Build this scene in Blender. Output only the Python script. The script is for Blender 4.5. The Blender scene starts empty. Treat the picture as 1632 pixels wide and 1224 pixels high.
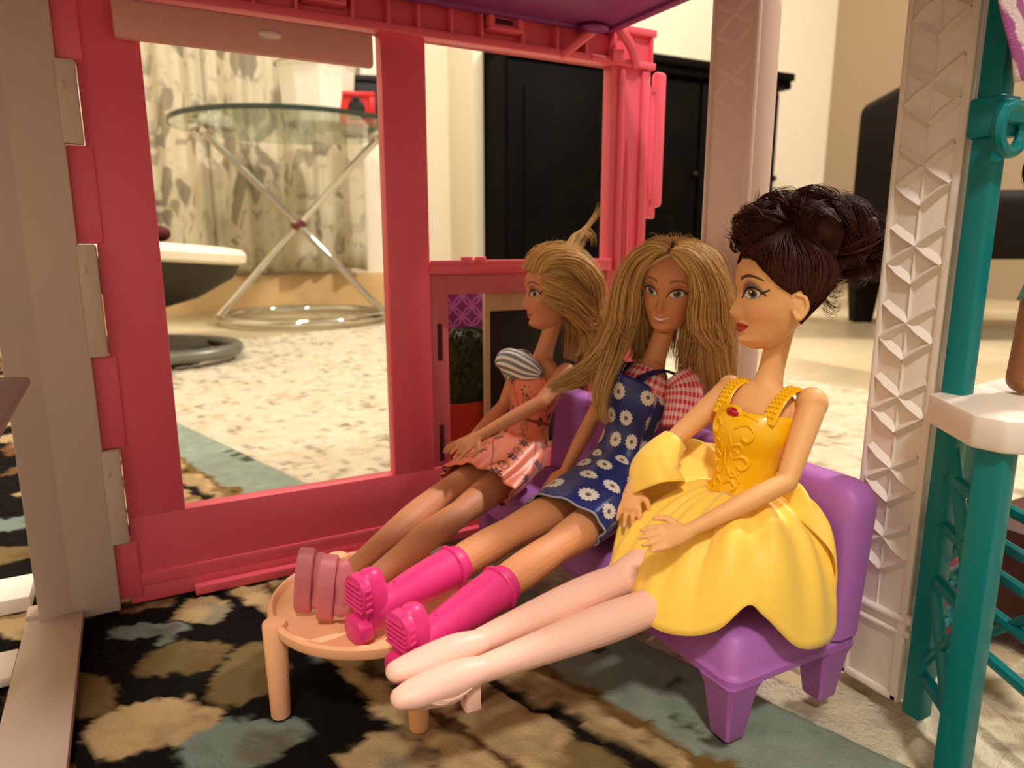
import bpy, bmesh, math, random
import numpy as np
from mathutils import Vector, Matrix, noise
random.seed(7)
SC = bpy.context.scene
COL = SC.collection
R = math.radians
# ---------------------------------------------------------------- camera, light, exposure
cd = bpy.data.cameras.new('camera'); cam = bpy.data.objects.new('camera', cd); COL.objects.link(cam)
cam.location = (0, 0, 0.195); cam.rotation_euler = (R(90 - 11.4), 0, 0)
cd.sensor_width = 36; cd.lens = 36 * 1120 / 1632; cd.clip_start = 0.01; cd.clip_end = 50
cd.dof.use_dof = True; cd.dof.focus_distance = 0.29; cd.dof.aperture_fstop = 15
SC.camera = cam
SC.view_settings.view_transform = 'Standard'; SC.view_settings.look = 'None'
SC.view_settings.gamma = 1; SC.view_settings.use_curve_mapping = False
SC.view_settings.exposure = 0.12
SC.cycles.use_denoising = True
SC.cycles.max_bounces = 8
w = bpy.data.worlds.new('world'); SC.world = w; w.use_nodes = True
w.node_tree.nodes['Background'].inputs[0].default_value = (1.0, 0.87, 0.76, 1)
w.node_tree.nodes['Background'].inputs[1].default_value = 0.5
def lamp(name, loc, aim, size, power, col=(1.0, 0.945, 0.88)):
    l = bpy.data.lights.new(name, 'AREA'); l.shape = 'DISK'; l.size = size; l.energy = power; l.color = col
    o = bpy.data.objects.new(name, l); COL.objects.link(o); o.location = loc
    o.rotation_euler = (Vector(aim) - Vector(loc)).to_track_quat('-Z', 'Y').to_euler()
    return o
lamp('ceiling_lamp_near', (0.0, -1.32, 2.35), (0.1, 0.3, 0.1), 0.28, 38)
lamp('ceiling_lamp_right', (1.75, 1.25, 2.38), (0.2, 0.5, 0.1), 0.24, 66)
lamp('ceiling_lamp_back', (-0.35, 1.15, 2.38), (-0.4, 1.4, 0), 0.30, 28)

# ---------------------------------------------------------------- frame of the dollhouse (s along its pink wall, t towards the viewer, cm)
P0 = Vector((-0.183294, 0.368115, 0)); ANG = R(28.5)
def Q(s, t, z): return Vector((s, -t, z))
HM = Matrix.Translation(P0) @ Matrix.Rotation(ANG, 4, 'Z') @ Matrix.Scale(0.01, 4)
def HW(s, t, z): return HM @ Q(s, t, z)

# ---------------------------------------------------------------- small builders
def lin(c):
    return tuple(((x / 255) / 12.92 if x / 255 <= 0.04045 else ((x / 255 + 0.055) / 1.055) ** 2.4) for x in c)
def rgba(c): return (*lin(c), 1)

class G:      # node graph with arithmetic on sockets
    def __init__(s, tree): s.t = tree
    def n(s, typ, **kw):
        nd = s.t.nodes.new(typ)
        for k, v in kw.items(): setattr(nd, k, v)
        return nd
    def put(s, inp, v):
        if isinstance(v, X): s.t.links.new(v.o, inp)
        elif v is not None: inp.default_value = v
    def m(s, op, *a, clamp=False):
        nd = s.n('ShaderNodeMath', operation=op, use_clamp=clamp)
        for i, v in enumerate(a): s.put(nd.inputs[i], v)
        return X(s, nd.outputs[0])
    def attr(s, name):
        nd = s.n('ShaderNodeAttribute'); nd.attribute_name = name
        return X(s, nd.outputs['Vector']), X(s, nd.outputs['Fac']), X(s, nd.outputs['Color'])
    def obj(s): return X(s, s.n('ShaderNodeTexCoord').outputs['Object'])
    def sep(s, v):
        nd = s.n('ShaderNodeSeparateXYZ'); s.put(nd.inputs[0], v)
        return [X(s, o) for o in nd.outputs]
    def comb(s, x, y, z=0.0):
        nd = s.n('ShaderNodeCombineXYZ')
        for i, v in enumerate((x, y, z)): s.put(nd.inputs[i], v)
        return X(s, nd.outputs[0])
    def noise(s, v=None, scale=5, detail=2, rough=.5, dist=0.0, col=False):
        nd = s.n('ShaderNodeTexNoise'); s.put(nd.inputs['Vector'], v)
        nd.inputs['Scale'].default_value = scale; nd.inputs['Detail'].default_value = detail
        nd.inputs['Roughness'].default_value = rough; nd.inputs['Distortion'].default_value = dist
        return X(s, nd.outputs[1 if col else 0])
    def vor(s, v, scale, out='Distance', feature='F1', rnd=1.0):
        nd = s.n('ShaderNodeTexVoronoi', feature=feature); s.put(nd.inputs['Vector'], v)
        nd.inputs['Scale'].default_value = scale; nd.inputs['Randomness'].default_value = rnd
        return X(s, nd.outputs[out])
    def mix(s, f, a, b):
        nd = s.n('ShaderNodeMix', data_type='RGBA')
        s.put(nd.inputs[0], f)
        for i, v in ((6, a), (7, b)):
            s.put(nd.inputs[i], v if isinstance(v, X) else rgba(v))
        return X(s, nd.outputs[2])
    def step(s, v, a, b):           # 0 at a, 1 at b, smooth
        nd = s.n('ShaderNodeMapRange', interpolation_type='SMOOTHSTEP')
        s.put(nd.inputs[0], v); nd.inputs[1].default_value = a; nd.inputs[2].default_value = b
        return X(s, nd.outputs[0])
    def bump(s, h, strength=.3, dist=.001):
        nd = s.n('ShaderNodeBump'); nd.inputs['Strength'].default_value = strength; nd.inputs['Distance'].default_value = dist
        s.put(nd.inputs['Height'], h)
        return X(s, nd.outputs[0])
class X:
    def __init__(s, g, o): s.g = g; s.o = o
    def __add__(s, b): return s.g.m('ADD', s, b)
    __radd__ = __add__
    def __sub__(s, b): return s.g.m('SUBTRACT', s, b)
    def __rsub__(s, b): return s.g.m('SUBTRACT', b, s)
    def __mul__(s, b): return s.g.m('MULTIPLY', s, b)
    __rmul__ = __mul__
    def __truediv__(s, b): return s.g.m('DIVIDE', s, b)
    def abs(s): return s.g.m('ABSOLUTE', s)
    def sq(s): return s.g.m('MULTIPLY', s, s)
    def sqrt(s): return s.g.m('SQRT', s)
    def min(s, b): return s.g.m('MINIMUM', s, b)
    def max(s, b): return s.g.m('MAXIMUM', s, b)
    def lt(s, b, w=.01): return s.g.step(s, b + w, b - w) if w < 0 else 1 - s.g.step(s, b - w, b + w)
    def gt(s, b, w=.01): return s.g.step(s, b - w, b + w)

MATS = {}
def mat(name, base=(200, 200, 200), rough=.5, metal=0., spec=.5, sss=0., coat=0., trans=0., sheen=0., fn=None, ior=1.45, aniso=0., sssr=.004, alpha=1.):
    if name in MATS: return MATS[name]
    m = bpy.data.materials.new(name); m.use_nodes = True; MATS[name] = m
    b = m.node_tree.nodes['Principled BSDF']; g = G(m.node_tree)
    b.inputs['Base Color'].default_value = rgba(base)
    b.inputs['Roughness'].default_value = rough; b.inputs['Metallic'].default_value = metal
    b.inputs['Specular IOR Level'].default_value = spec; b.inputs['IOR'].default_value = ior
    b.inputs['Coat Weight'].default_value = coat; b.inputs['Coat Roughness'].default_value = .12
    b.inputs['Transmission Weight'].default_value = trans; b.inputs['Sheen Weight'].default_value = sheen
    if alpha < 1: b.inputs['Alpha'].default_value = alpha
    if sss:
        b.inputs['Subsurface Weight'].default_value = sss; b.inputs['Subsurface Scale'].default_value = sssr
        b.inputs['Subsurface Radius'].default_value = (1, .45, .3)
    if fn:
        r = fn(g)
        for k, v in r.items(): g.put(b.inputs[k], v)
    m.diffuse_color = rgba(base)
    return m

def catmull(pts, sub):
    if len(pts) < 3 or sub <= 1: return [Vector(p) for p in pts]
    P = [Vector(p) for p in pts]; out = []
    P = [P[0] * 2 - P[1]] + P + [P[-1] * 2 - P[-2]]
    for i in range(1, len(P) - 2):
        a, b, c, d = P[i - 1:i + 3]
        for k in range(sub):
            t = k / sub
            out.append(.5 * ((2 * b) + (c - a) * t + (2 * a - 5 * b + 4 * c - d) * t * t + (3 * b - a - 3 * c + d) * t ** 3))
    out.append(P[-2]); return out
def resample(vals, sub):
    if len(vals) < 3 or sub <= 1: return list(vals)
    return [v.x for v in catmull([Vector((x, 0, 0)) for x in vals], sub)]

class MB:     # collects shapes; build() links them as ONE mesh object
    def __init__(s): s.v = []; s.f = []; s.mi = []; s.uv = None; s.cur = 0
    def add(s, verts, faces):
        o = len(s.v); s.v += [Vector(p) for p in verts]
        s.f += [tuple(i + o for i in f) for f in faces]; s.mi += [s.cur] * len(faces)
    def addbm(s, bm):
        bm.verts.ensure_lookup_table(); bm.verts.index_update()
        s.add([v.co.copy() for v in bm.verts], [[v.index for v in f.verts] for f in bm.faces]); bm.free()
    def box(s, lo, hi, bev=0., seg=2, M=None):
        bm = bmesh.new(); bmesh.ops.create_cube(bm, size=1)
        lo, hi = Vector(lo), Vector(hi)
        for v in bm.verts:
            v.co = Vector([lo[i] + (hi[i] - lo[i]) * (v.co[i] + .5) for i in range(3)])
        if bev > 0: bmesh.ops.bevel(bm, geom=list(bm.edges), offset=bev, segments=seg, affect='EDGES', profile=.5)
        if M is not None: bmesh.ops.transform(bm, matrix=M, verts=bm.verts)
        bmesh.ops.recalc_face_normals(bm, faces=bm.faces); s.addbm(bm)
    def hbox(s, s0, s1, t0, t1, z0, z1, bev=0.06, seg=2):      # box in house coordinates
        s.box((s0, -t1, z0), (s1, -t0, z1), min(bev, .45 * min(s1 - s0, t1 - t0, z1 - z0)), seg)
    def prism(s, poly, axis_vec, bev=0., seg=2):
        bm = bmesh.new(); vs = [bm.verts.new(p) for p in poly]; f = bm.faces.new(vs)
        r = bmesh.ops.extrude_face_region(bm, geom=[f])
        bmesh.ops.translate(bm, verts=[g for g in r['geom'] if isinstance(g, bmesh.types.BMVert)], vec=axis_vec)
        bmesh.ops.recalc_face_normals(bm, faces=bm.faces)
        if bev: bmesh.ops.bevel(bm, geom=list(bm.edges), offset=bev, segments=seg, affect='EDGES', profile=.5)
        s.addbm(bm)
    def ell(s, c, r, M=None, u=20, v=14):
        c = Vector(c); vs = []; fs = []
        for i in range(1, v):
            a = math.pi * i / v
            for j in range(u):
                b = 2 * math.pi * j / u
                p = Vector((r[0] * math.sin(a) * math.cos(b), r[1] * math.sin(a) * math.sin(b), r[2] * math.cos(a)))
                vs.append(c + (M @ p if M is not None else p))
        top = Vector((0, 0, r[2])); vs += [c + (M @ top if M is not None else top), c - (M @ top if M is not None else top)]
        nt = len(vs) - 2
        for i in range(v - 2):
            for j in range(u):
                fs.append((i * u + j, (i + 1) * u + j, (i + 1) * u + (j + 1) % u, i * u + (j + 1) % u))
        for j in range(u):
            fs.append((nt, j, (j + 1) % u)); fs.append((nt + 1, (v - 2) * u + (j + 1) % u, (v - 2) * u + j))
        s.add(vs, fs)
    def loft(s, rings, closed=True, cap=True):
        n = len(rings[0]); vs = [p for r in rings for p in r]; fs = []
        for i in range(len(rings) - 1):
            for j in range(n if closed else n - 1):
                fs.append((i * n + j, i * n + (j + 1) % n, (i + 1) * n + (j + 1) % n, (i + 1) * n + j))
        if cap and closed:
            fs.append(tuple(range(n - 1, -1, -1))); fs.append(tuple((len(rings) - 1) * n + j for j in range(n)))
        s.add(vs, fs)
    def tube(s, pts, rad, seg=12, sub=4, round_ends=True, lat=None, rb=None):
        """rad: radius per point (along lat if lat is given; rb across it)"""
        P = catmull(pts, sub); ra = resample(rad if hasattr(rad, '__len__') else [rad] * len(pts), sub)
        rbb = resample(rb, sub) if rb is not None else ra
        if len(ra) != len(P): ra = [ra[0]] * len(P)
        if len(rbb) != len(P): rbb = ra
        if round_ends:
            def cap_pts(p, d, a, b):
                return [(p + d * (min(a, b) * math.sin(k)), a * math.cos(k), b * math.cos(k)) for k in (R(30), R(55), R(75), R(86))]
            d0 = (P[0] - P[1]).normalized(); d1 = (P[-1] - P[-2]).normalized()
            c0 = cap_pts(P[0], d0, ra[0], rbb[0])[::-1]; c1 = cap_pts(P[-1], d1, ra[-1], rbb[-1])
            P = [c[0] for c in c0] + P + [c[0] for c in c1]
            ra = [c[1] for c in c0] + list(ra) + [c[1] for c in c1]; rbb = [c[2] for c in c0] + list(rbb) + [c[2] for c in c1]
        rings = []; x = None
        for i, p in enumerate(P):
            T = (P[min(i + 1, len(P) - 1)] - P[max(i - 1, 0)])
            T = T.normalized() if T.length > 1e-9 else Vector((0, 0, 1))
            if lat is not None: x = Vector(lat)
            elif x is None: x = Vector((0, 0, 1)) if abs(T.z) < .8 else Vector((1, 0, 0))
            x = (x - T * x.dot(T)); x = x.normalized() if x.length > 1e-6 else T.orthogonal().normalized(); y = T.cross(x)
            rings.append([p + x * (ra[i] * math.cos(2 * math.pi * k / seg)) + y * (rbb[i] * math.sin(2 * math.pi * k / seg)) for k in range(seg)])
        s.loft(rings)
    def ring(s, pts, r, seg=8):
        n = len(pts); c = sum((Vector(p) for p in pts), Vector()) / n; vs = []; fs = []
        for i, p in enumerate(pts):
            p = Vector(p); T = (Vector(pts[(i + 1) % n]) - Vector(pts[i - 1])).normalized(); x = p - c; x = (x - T * x.dot(T)).normalized(); y = T.cross(x)
            vs += [p + x * (r * math.cos(2 * math.pi * k / seg)) + y * (r * math.sin(2 * math.pi * k / seg)) for k in range(seg)]
        for i in range(n):
            for k in range(seg): fs.append((i * seg + k, ((i + 1) % n) * seg + k, ((i + 1) % n) * seg + (k + 1) % seg, i * seg + (k + 1) % seg))
        s.add(vs, fs)
    def lathe(s, prof, c=(0, 0, 0), seg=32, cap=True):
        c = Vector(c)
        s.loft([[c + Vector((r * math.cos(2 * math.pi * k / seg), r * math.sin(2 * math.pi * k / seg), z)) for k in range(seg)] for r, z in prof], cap=cap)
    def data(s, name, base=None, scale=1., sharp=32):
        me = bpy.data.meshes.new(name); b = base if base is not None else Vector((0, 0, 0))
        me.from_pydata([tuple((p - b) * scale) for p in s.v], [], s.f)
        me.polygons.foreach_set('material_index', s.mi)
        me.polygons.foreach_set('use_smooth', [True] * len(me.polygons)); me.update()
        if sharp: me.set_sharp_from_angle(angle=R(sharp))
        return me

ROOTS = {}
def tag(o, label=None, cat=None, group=None, kind=None):
    for k, v in (('label', label), ('category', cat), ('group', group), ('kind', kind)):
        if v: o[k] = v
    return o
def thing(name, label=None, cat=None, base=(0, 0, 0), house=True, group=None, kind=None):
    o = bpy.data.objects.new(name, None); COL.objects.link(o); o.empty_display_size = .02
    if house:
        o.location = HW(*base); o.rotation_euler = (0, 0, ANG); ROOTS[o.name] = (Q(*base), .01)
    else:
        o.location = base; ROOTS[o.name] = (Vector(base), 1.)
    return tag(o, label, cat, group, kind)
def mesh(name, mb, m, parent=None, label=None, sharp=32, house=True, base=None):
    """ONE mesh object: under PARENT (in its frame) or, without one, a thing of its own"""
    root = parent
    while root is not None and root.name not in ROOTS: root = root.parent
    if root is not None:
        b, sc = ROOTS[root.name]
    else:
        b, sc = (Q(*(base or (0, 0, 0))), .01) if house else (Vector(base or (0, 0, 0)), 1.)
    o = bpy.data.objects.new(name, mb.data(name, b, sc, sharp) if isinstance(mb, MB) else mb); COL.objects.link(o)
    for x in (m if isinstance(m, (list, tuple)) else [m]): o.data.materials.append(x)
    if parent is not None: o.parent = parent
    elif house: o.location = HW(*(base or (0, 0, 0))); o.rotation_euler = (0, 0, ANG)
    else: o.location = base or (0, 0, 0)
    if label: o['label'] = label
    return o
def solid(o, th, off=-1):
    md = o.modifiers.new('thickness', 'SOLIDIFY'); md.thickness = th; md.offset = off
def copy_tree(o, parent=None):
    c = o.copy(); COL.objects.link(c); c.parent = parent
    if o.name in ROOTS: ROOTS[c.name] = ROOTS[o.name]
    for ch in list(o.children): copy_tree(ch, c)
    return c
# ---------------------------------------------------------------- materials of the setting
M_WALL = mat('painted_plaster', (240, 229, 205), .8, fn=lambda g: {'Normal': g.bump(g.noise(g.obj(), 60, 3), .08, .002)})
def tile_fn(g):
    v = g.noise(g.obj(), 3.5, 4, .6, .6)
    return {'Base Color': g.mix(g.step(v, .35, .7), (182, 164, 130), (203, 187, 152)), 'Roughness': .22 + v * .15}
M_TILE = mat('glazed_floor_tile', (205, 190, 155), .25, fn=tile_fn)
M_GROUT = mat('tile_grout', (150, 134, 105), .9)
AX = Vector((.892, .452, 0)); BX = Vector((-.452, .892, 0))     # directions of the room's walls
def wallbox(mb, p, ka, kb, d0, d1, z0, z1, bev=0):
    """box along AX from ka to kb and along BX from d0 to d1, from point p"""
    Mx = Matrix(((AX.x, BX.x, 0, p[0]), (AX.y, BX.y, 0, p[1]), (0, 0, 1, 0), (0, 0, 0, 1)))
    mb.box((ka, d0, z0), (kb, d1, z1), bev, M=Mx)
WP = (-.5, 2.3)
# floor with its tiles
f = MB(); wallbox(f, WP, -2.2, 2.9, -4.6, .1, -.06, -.02)
fl = mesh('floor', f, M_GROUT, house=False); tag(fl, kind='structure')
tile0 = None
for i in range(-3, 4):
    for j in range(1, 8):
        mb = MB(); wallbox(mb, WP, i * .6 + .42, i * .6 + 1.016, -j * .6 + .1, -j * .6 + .696, -.025, -.008, .003)
        mesh('floor_tile', mb, M_TILE, fl, house=False)
def wall(name, *boxes):
    mb = MB()
    for b in boxes: wallbox(mb, WP, *b)
    return tag(mesh(name, mb, M_WALL, house=False), kind='structure')
wall('wall_back', (-2.2, 2.2, 0, .08, -.02, 2.5))
M_WALL_B = mat('shaded_plaster', (174, 152, 124), .8)  # plaster darkened in its colour, as this wall gets less light
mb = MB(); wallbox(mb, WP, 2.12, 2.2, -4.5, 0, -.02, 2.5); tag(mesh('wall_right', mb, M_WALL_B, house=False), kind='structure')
wall('wall_left', (-2.2, -2.12, -4.5, 0, -.02, 2.5))
mb = MB(); wallbox(mb, WP, -2.2, 2.9, -4.6, .1, 2.5, 2.56); tag(mesh('ceiling', mb, M_WALL, house=False), kind='structure')
mb = MB(); wallbox(mb, WP, .325, .362, -.2, 0.001, -.01, 2.5, .004)
tag(mesh('trim_1', mb, M_WALL, house=False), kind='structure')
mb = MB(); wallbox(mb, WP, -2.1, .32, -.015, 0.001, -.01, .1, .003); wallbox(mb, WP, 1.48, 2.1, -.015, .001, -.01, .1, .003)
tag(mesh('baseboard_back', mb, mat('tan_baseboard', (214, 178, 124), .35), house=False), kind='structure')

# ---------------------------------------------------------------- numpy value noise for carpet colours and pile
def vnoise(x, y, seed=0):
    xi = np.floor(x).astype(int); yi = np.floor(y).astype(int); fx = x - xi; fy = y - yi
    def h(a, b):
        n = (a * 374761393 + b * 668265263 + seed * 974711) & 0x7fffffff
        n = ((n ^ (n >> 13)) * 1274126177) & 0x7fffffff
        return ((n ^ (n >> 16)) & 0xffff) / 65535.
    u = fx * fx * (3 - 2 * fx); v = fy * fy * (3 - 2 * fy)
    return (h(xi, yi) * (1 - u) + h(xi + 1, yi) * u) * (1 - v) + (h(xi, yi + 1) * (1 - u) + h(xi + 1, yi + 1) * u) * v
def fbm(x, y, seed=0, o=3):
    return sum(vnoise(x * 2 ** k, y * 2 ** k, seed + k) * .5 ** (k + 1) for k in range(o)) / (1 - .5 ** o)
def sm(v, a, b):
    t = np.clip((v - a) / (b - a), 0, 1); return t * t * (3 - 2 * t)
def gridmesh(name, X_, Y_, Z_, C):
    ny, nx = X_.shape; me = bpy.data.meshes.new(name)
    co = np.stack([X_, Y_, Z_], -1).reshape(-1, 3)
    idx = np.arange(nx * ny).reshape(ny, nx)
    q = np.stack([idx[:-1, :-1], idx[:-1, 1:], idx[1:, 1:], idx[1:, :-1]], -1).reshape(-1, 4)
    me.vertices.add(len(co)); me.vertices.foreach_set('co', co.ravel())
    me.loops.add(q.size); me.loops.foreach_set('vertex_index', q.ravel().astype(np.int32))
    me.polygons.add(len(q)); me.polygons.foreach_set('loop_start', np.arange(0, q.size, 4, dtype=np.int32))
    me.update(calc_edges=True); me.validate()
    a = me.color_attributes.new('col', 'FLOAT_COLOR', 'POINT')
    rg = np.concatenate([C.reshape(-1, 3), np.ones((len(co), 1))], 1); a.data.foreach_set('color', rg.ravel())
    me.polygons.foreach_set('use_smooth', [True] * len(me.polygons))
    return me
L = lambda c: np.array(lin(c))
def carpet_fn(sc, st, di):
    def fn(g):
        c = g.attr('col')[2]
        return {'Base Color': c, 'Normal': g.bump(g.noise(g.obj(), sc, 4, .7), st, di)}
    return fn
M_RUG = mat('woven_wool', rough=.95, spec=.1, fn=carpet_fn(900, .7, .0012))
M_SHAG = mat('shaggy_wool', rough=.95, spec=.1, fn=carpet_fn(420, .8, .003))
# patterned rug: its local x runs along its edge, its local y towards the edge (rug lies turned by 45 degrees)
qs = np.arange(-1.5, .22, .0026); ps = np.arange(-.36, .2751, .0026)
q, p = np.meshgrid(qs, ps)
qd = q + (fbm(q * 70, p * 70, 3, 4) - .5) * .022; pd = p + (fbm(q * 70, p * 70, 9, 4) - .5) * .018
black = L((17, 13, 11)); cream = L((196, 166, 120)); brown = L((112, 78, 48)); olive = L((138, 116, 74)); blue = L((134, 148, 138)); teal_ = L((136, 148, 132))
C = np.zeros(q.shape + (3,)) + black
def put(mask, c):
    global C
    C = C * (1 - mask[..., None]) + np.asarray(c) * mask[..., None]
# leaves of the dark field, listed as (q, p, half length, half width, turn) in metres
leaves = [(-.367, .130, .0145, .015, .78, 0), (-.365, .099, .023, .010, .78, 3), (-.331, .104, .021, .015, .7, 1), (-.291, .120, .017, .024, 1.1, 1), (-.287, .078, .027, .018, .7, 2),
          (-.250, .097, .025, .015, 1.1, 3), (-.205, .137, .022, .013, .8, 0), (-.402, .107, .02, .011, .78, 4), (-.335, .055, .026, .016, .5, 1), (-.22, .055, .028, .017, .9, 0), (-.42, .06, .026, .016, .7, 2), (-.38, .025, .03, .015, 1.1, 3), (-.28, .03, .03, .016, .3, 1), (-.24, -.01, .03, .02, .8, 0)]
rr = random.Random(5)
for i in range(-60, 10):
    for j in range(-16, 6):
        cx, cy = i * .066 + rr.uniform(-.018, .018), j * .056 + rr.uniform(-.016, .016) + (i % 2) * .028
        if -.49 < cx < -.16 and -.04 < cy < .16: continue
        if rr.random() < .8: leaves.append((cx, cy, rr.uniform(.02, .034), rr.uniform(.011, .018), rr.uniform(0, 3.1), rr.randrange(5)))
pal = [cream * .75, olive * .62, cream * .8, blue * .7, brown * .9]
fieldm = sm(pd, .150, .147); streak = [sm(fbm(q * 110 + k, p * 110, 71), .3, .6) for k in range(5)]
for cx, cy, a, b, th, k in leaves:
    dx, dy = qd - cx, pd - cy
    u = dx * math.cos(th) + dy * math.sin(th); v = -dx * math.sin(th) + dy * math.cos(th)
    e = (u / a) ** 2 + (v / b) ** 2
    put(sm(e, 1.05, .85) * fieldm, pal[k]); put(sm(((u - a * .45) / (a * .55)) ** 2 + ((v + b * .2) / (b * .7)) ** 2, 1.1, .5) * fieldm * .6 * streak[k] * sm(e, 1.05, .85), pal[(k + 3) % 5] * .7)
n1 = fbm(q * 34, p * 34, 21); n2 = fbm(q * 26 + 7, p * 26, 33); n3 = fbm(q * 120, p * 120, 41)
band = sm(pd, .150, .153) * sm(pd, .224, .221)
col = cream * (.62 + .5 * n3[..., None]); C = C * (1 - band[..., None]) + col * band[..., None]
put(band * sm(n1, .5, .56), brown * .8); put(band * sm(n2, .56, .62), olive * .8); put(band * sm(n1 * .5 + n2 * .5, .62, .66) , black * 1.5)
put(sm(np.abs(pd - .1555), .007, .0045), cream * .95); put(sm(np.abs(pd - .1645), .0022, .001), brown * .6)
put(sm(np.abs(pd - .2), .0052, .0025), black * 2); put(sm(np.abs(pd - .208), .004, .002), cream * .7); put(sm(np.abs(pd - .2215), .0045, .0025), L((116, 88, 44)))
g2 = sm(pd, .223, .225)
C = C * (1 - g2[..., None]) + (teal_ * (.78 + .4 * n3[..., None])) * g2[..., None]
put(g2 * sm(fbm(q * 60, p * 60, 77), .68, .75), L((70, 74, 60)))
zz = -.001 + (fbm(q * 260, p * 260, 5) - .6) * .0035 * np.where(p > .223, .35, 1) - sm(np.abs(pd - .2), .005, .002) * .0015
zz -= sm(p, .271, .2755) * .002
me = gridmesh('patterned_rug', q, p, zz, C)
rug = mesh('patterned_rug', me, M_RUG, house=False); rug.rotation_euler = (0, 0, R(-45))
tag(rug, 'dark patterned rug with leaf field, floral border and grey green edge band', 'rug')
# cream shag carpet beyond the rug edge
u_ = np.concatenate([np.arange(-1.45, .42, .005)]); v_ = np.concatenate([np.arange(.2765, .75, .0045), np.arange(.75, 2.35, .009)])
q, p = np.meshgrid(u_, v_)
# its far edge: cut along the room's direction
wx = (q + p) * .7071; wy = (p - q) * .7071
dB = (wx - .374) * .892 + (wy - 1.184) * .452     # >0 lies past the right edge
dF = (wx + .115) * -.452 + (wy - 2.15) * .892     # >0 lies past the back edge
n = fbm(q * 130, p * 130, 2, 3); nn = fbm(q * 45, p * 45, 8, 3); sp = fbm(q * 110 + 3, p * 110, 14, 2)
C = L((218, 206, 178)) * (.82 + .2 * n[..., None])
def putc(mk, c):
    global C
    C = C * (1 - mk[..., None]) + c * mk[..., None]
putc(sm(sp, .56, .68) * .62 * sm(nn, .3, .6), L((104, 80, 56))); putc(sm(fbm(q * 30, p * 30, 51), .58, .78) * .22, L((186, 152, 110)))
z = -.006 + (n - .62) * .007 + (fbm(q * 60, p * 60, 61) - .5) * .004
out = np.maximum(dB, dF); z = np.where(out > 0, np.minimum(z, -.03), z)
me = gridmesh('shag_carpet', q, p, z, C)
shag = mesh('shag_carpet', me, M_SHAG, house=False); shag.rotation_euler = (0, 0, R(-45))
tag(shag, 'cream shaggy carpet flecked with brown beyond the patterned rug', 'carpet')

# ---------------------------------------------------------------- furniture of the room
M_DARK = mat('black_brown_wood', (24, 17, 12), .6, fn=lambda g: {'Base Color': g.mix(g.step(g.noise(g.obj(), 9, 3), .4, .7), (8, 6, 5), (15, 11, 7)), 'Specular IOR Level': .06})
cab = thing('sideboard', 'tall black-brown wooden sideboard against the cream wall', 'sideboard', (WP[0] + AX.x * .95 - BX.x * .18, WP[1] + AX.y * .95 - BX.y * .18, 0), house=False)
CP = (-.342, 1.988)
def cb(name, *boxes, m=M_DARK, bev=.004, parent=None):
    mb = MB()
    for b in boxes: wallbox(mb, CP, *b, bev)
    return mesh(name, mb, m, parent or cab, house=False)
cb('carcass', (.366, 1.455, .012, .33, .05, .75))
cb('top', (.366, 1.485, -.03, .335, .75, .775)); cb('cornice', (.366, 1.485, -.015, .335, .725, .75))
cb('plinth', (.366, 1.465, 0, .335, -.008, .05))
for i in range(3):
    a = .372 + i * .362; d = cb('door', (a, a + .35, 0, .012, .07, .71), bev=.003)
    cb('door_panel', (a + .05, a + .30, -.006, 0.002, .13, .65), bev=.005, parent=d)
    mb = MB(); c = Vector((CP[0], CP[1], 0)) + AX * (a + .335) - BX * .012 + Vector((0, 0, .42)); mb.ell(c, (.011, .011, .011)); mesh('knob', mb, mat('dark_bronze', (40, 28, 18), .4, .8), d, house=False)
mb = MB(); wallbox(mb, CP, .6, 1.2, .0, .25, .777, .792, .005)
tag(mesh('serving_tray', mb, mat('cream_lacquer', (226, 214, 178), .4), house=False), 'long cream tray lying on top of the black-brown sideboard', 'tray')
# leather chair seen past the white column
M_LEATH = mat('dark_brown_leather', (20, 11, 7), .7, spec=.2, fn=lambda g: {'Normal': g.bump(g.noise(g.obj(), 160, 3), .25, .002)})
ch = thing('leather_chair', 'dark brown leather chair with high back by the right wall', 'chair', (1.055, 1.5, -.008), house=False)
def chbox(name, lo, hi, bev, m=M_LEATH):
    mb = MB(); mb.box(lo, hi, bev, 4, M=Matrix.Translation((1.055, 1.5, 0)) @ Matrix.Rotation(R(-8), 4, 'Z')); return mesh(name, mb, m, ch, house=False)
chbox('backrest', (-.235, -.06, .10), (-.11, .34, .535), .03); chbox('seat', (-.12, -.05, .16), (.3, .34, .30), .03)
for x, y in ((-.19, -.03), (-.19, .31), (.26, -.02), (.26, .31)):
    mb = MB(); Mx = Matrix.Translation((1.055, 1.5, 0)) @ Matrix.Rotation(R(-8), 4, 'Z')
    mb.loft([[Mx @ Vector((x + a * r, y + b * r, zz)) for a, b in ((-1, -1), (1, -1), (1, 1), (-1, 1))] for r, zz in ((.022, -.008), (.038, .18))]); mesh('leg', mb, M_LEATH, ch, house=False)
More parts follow.
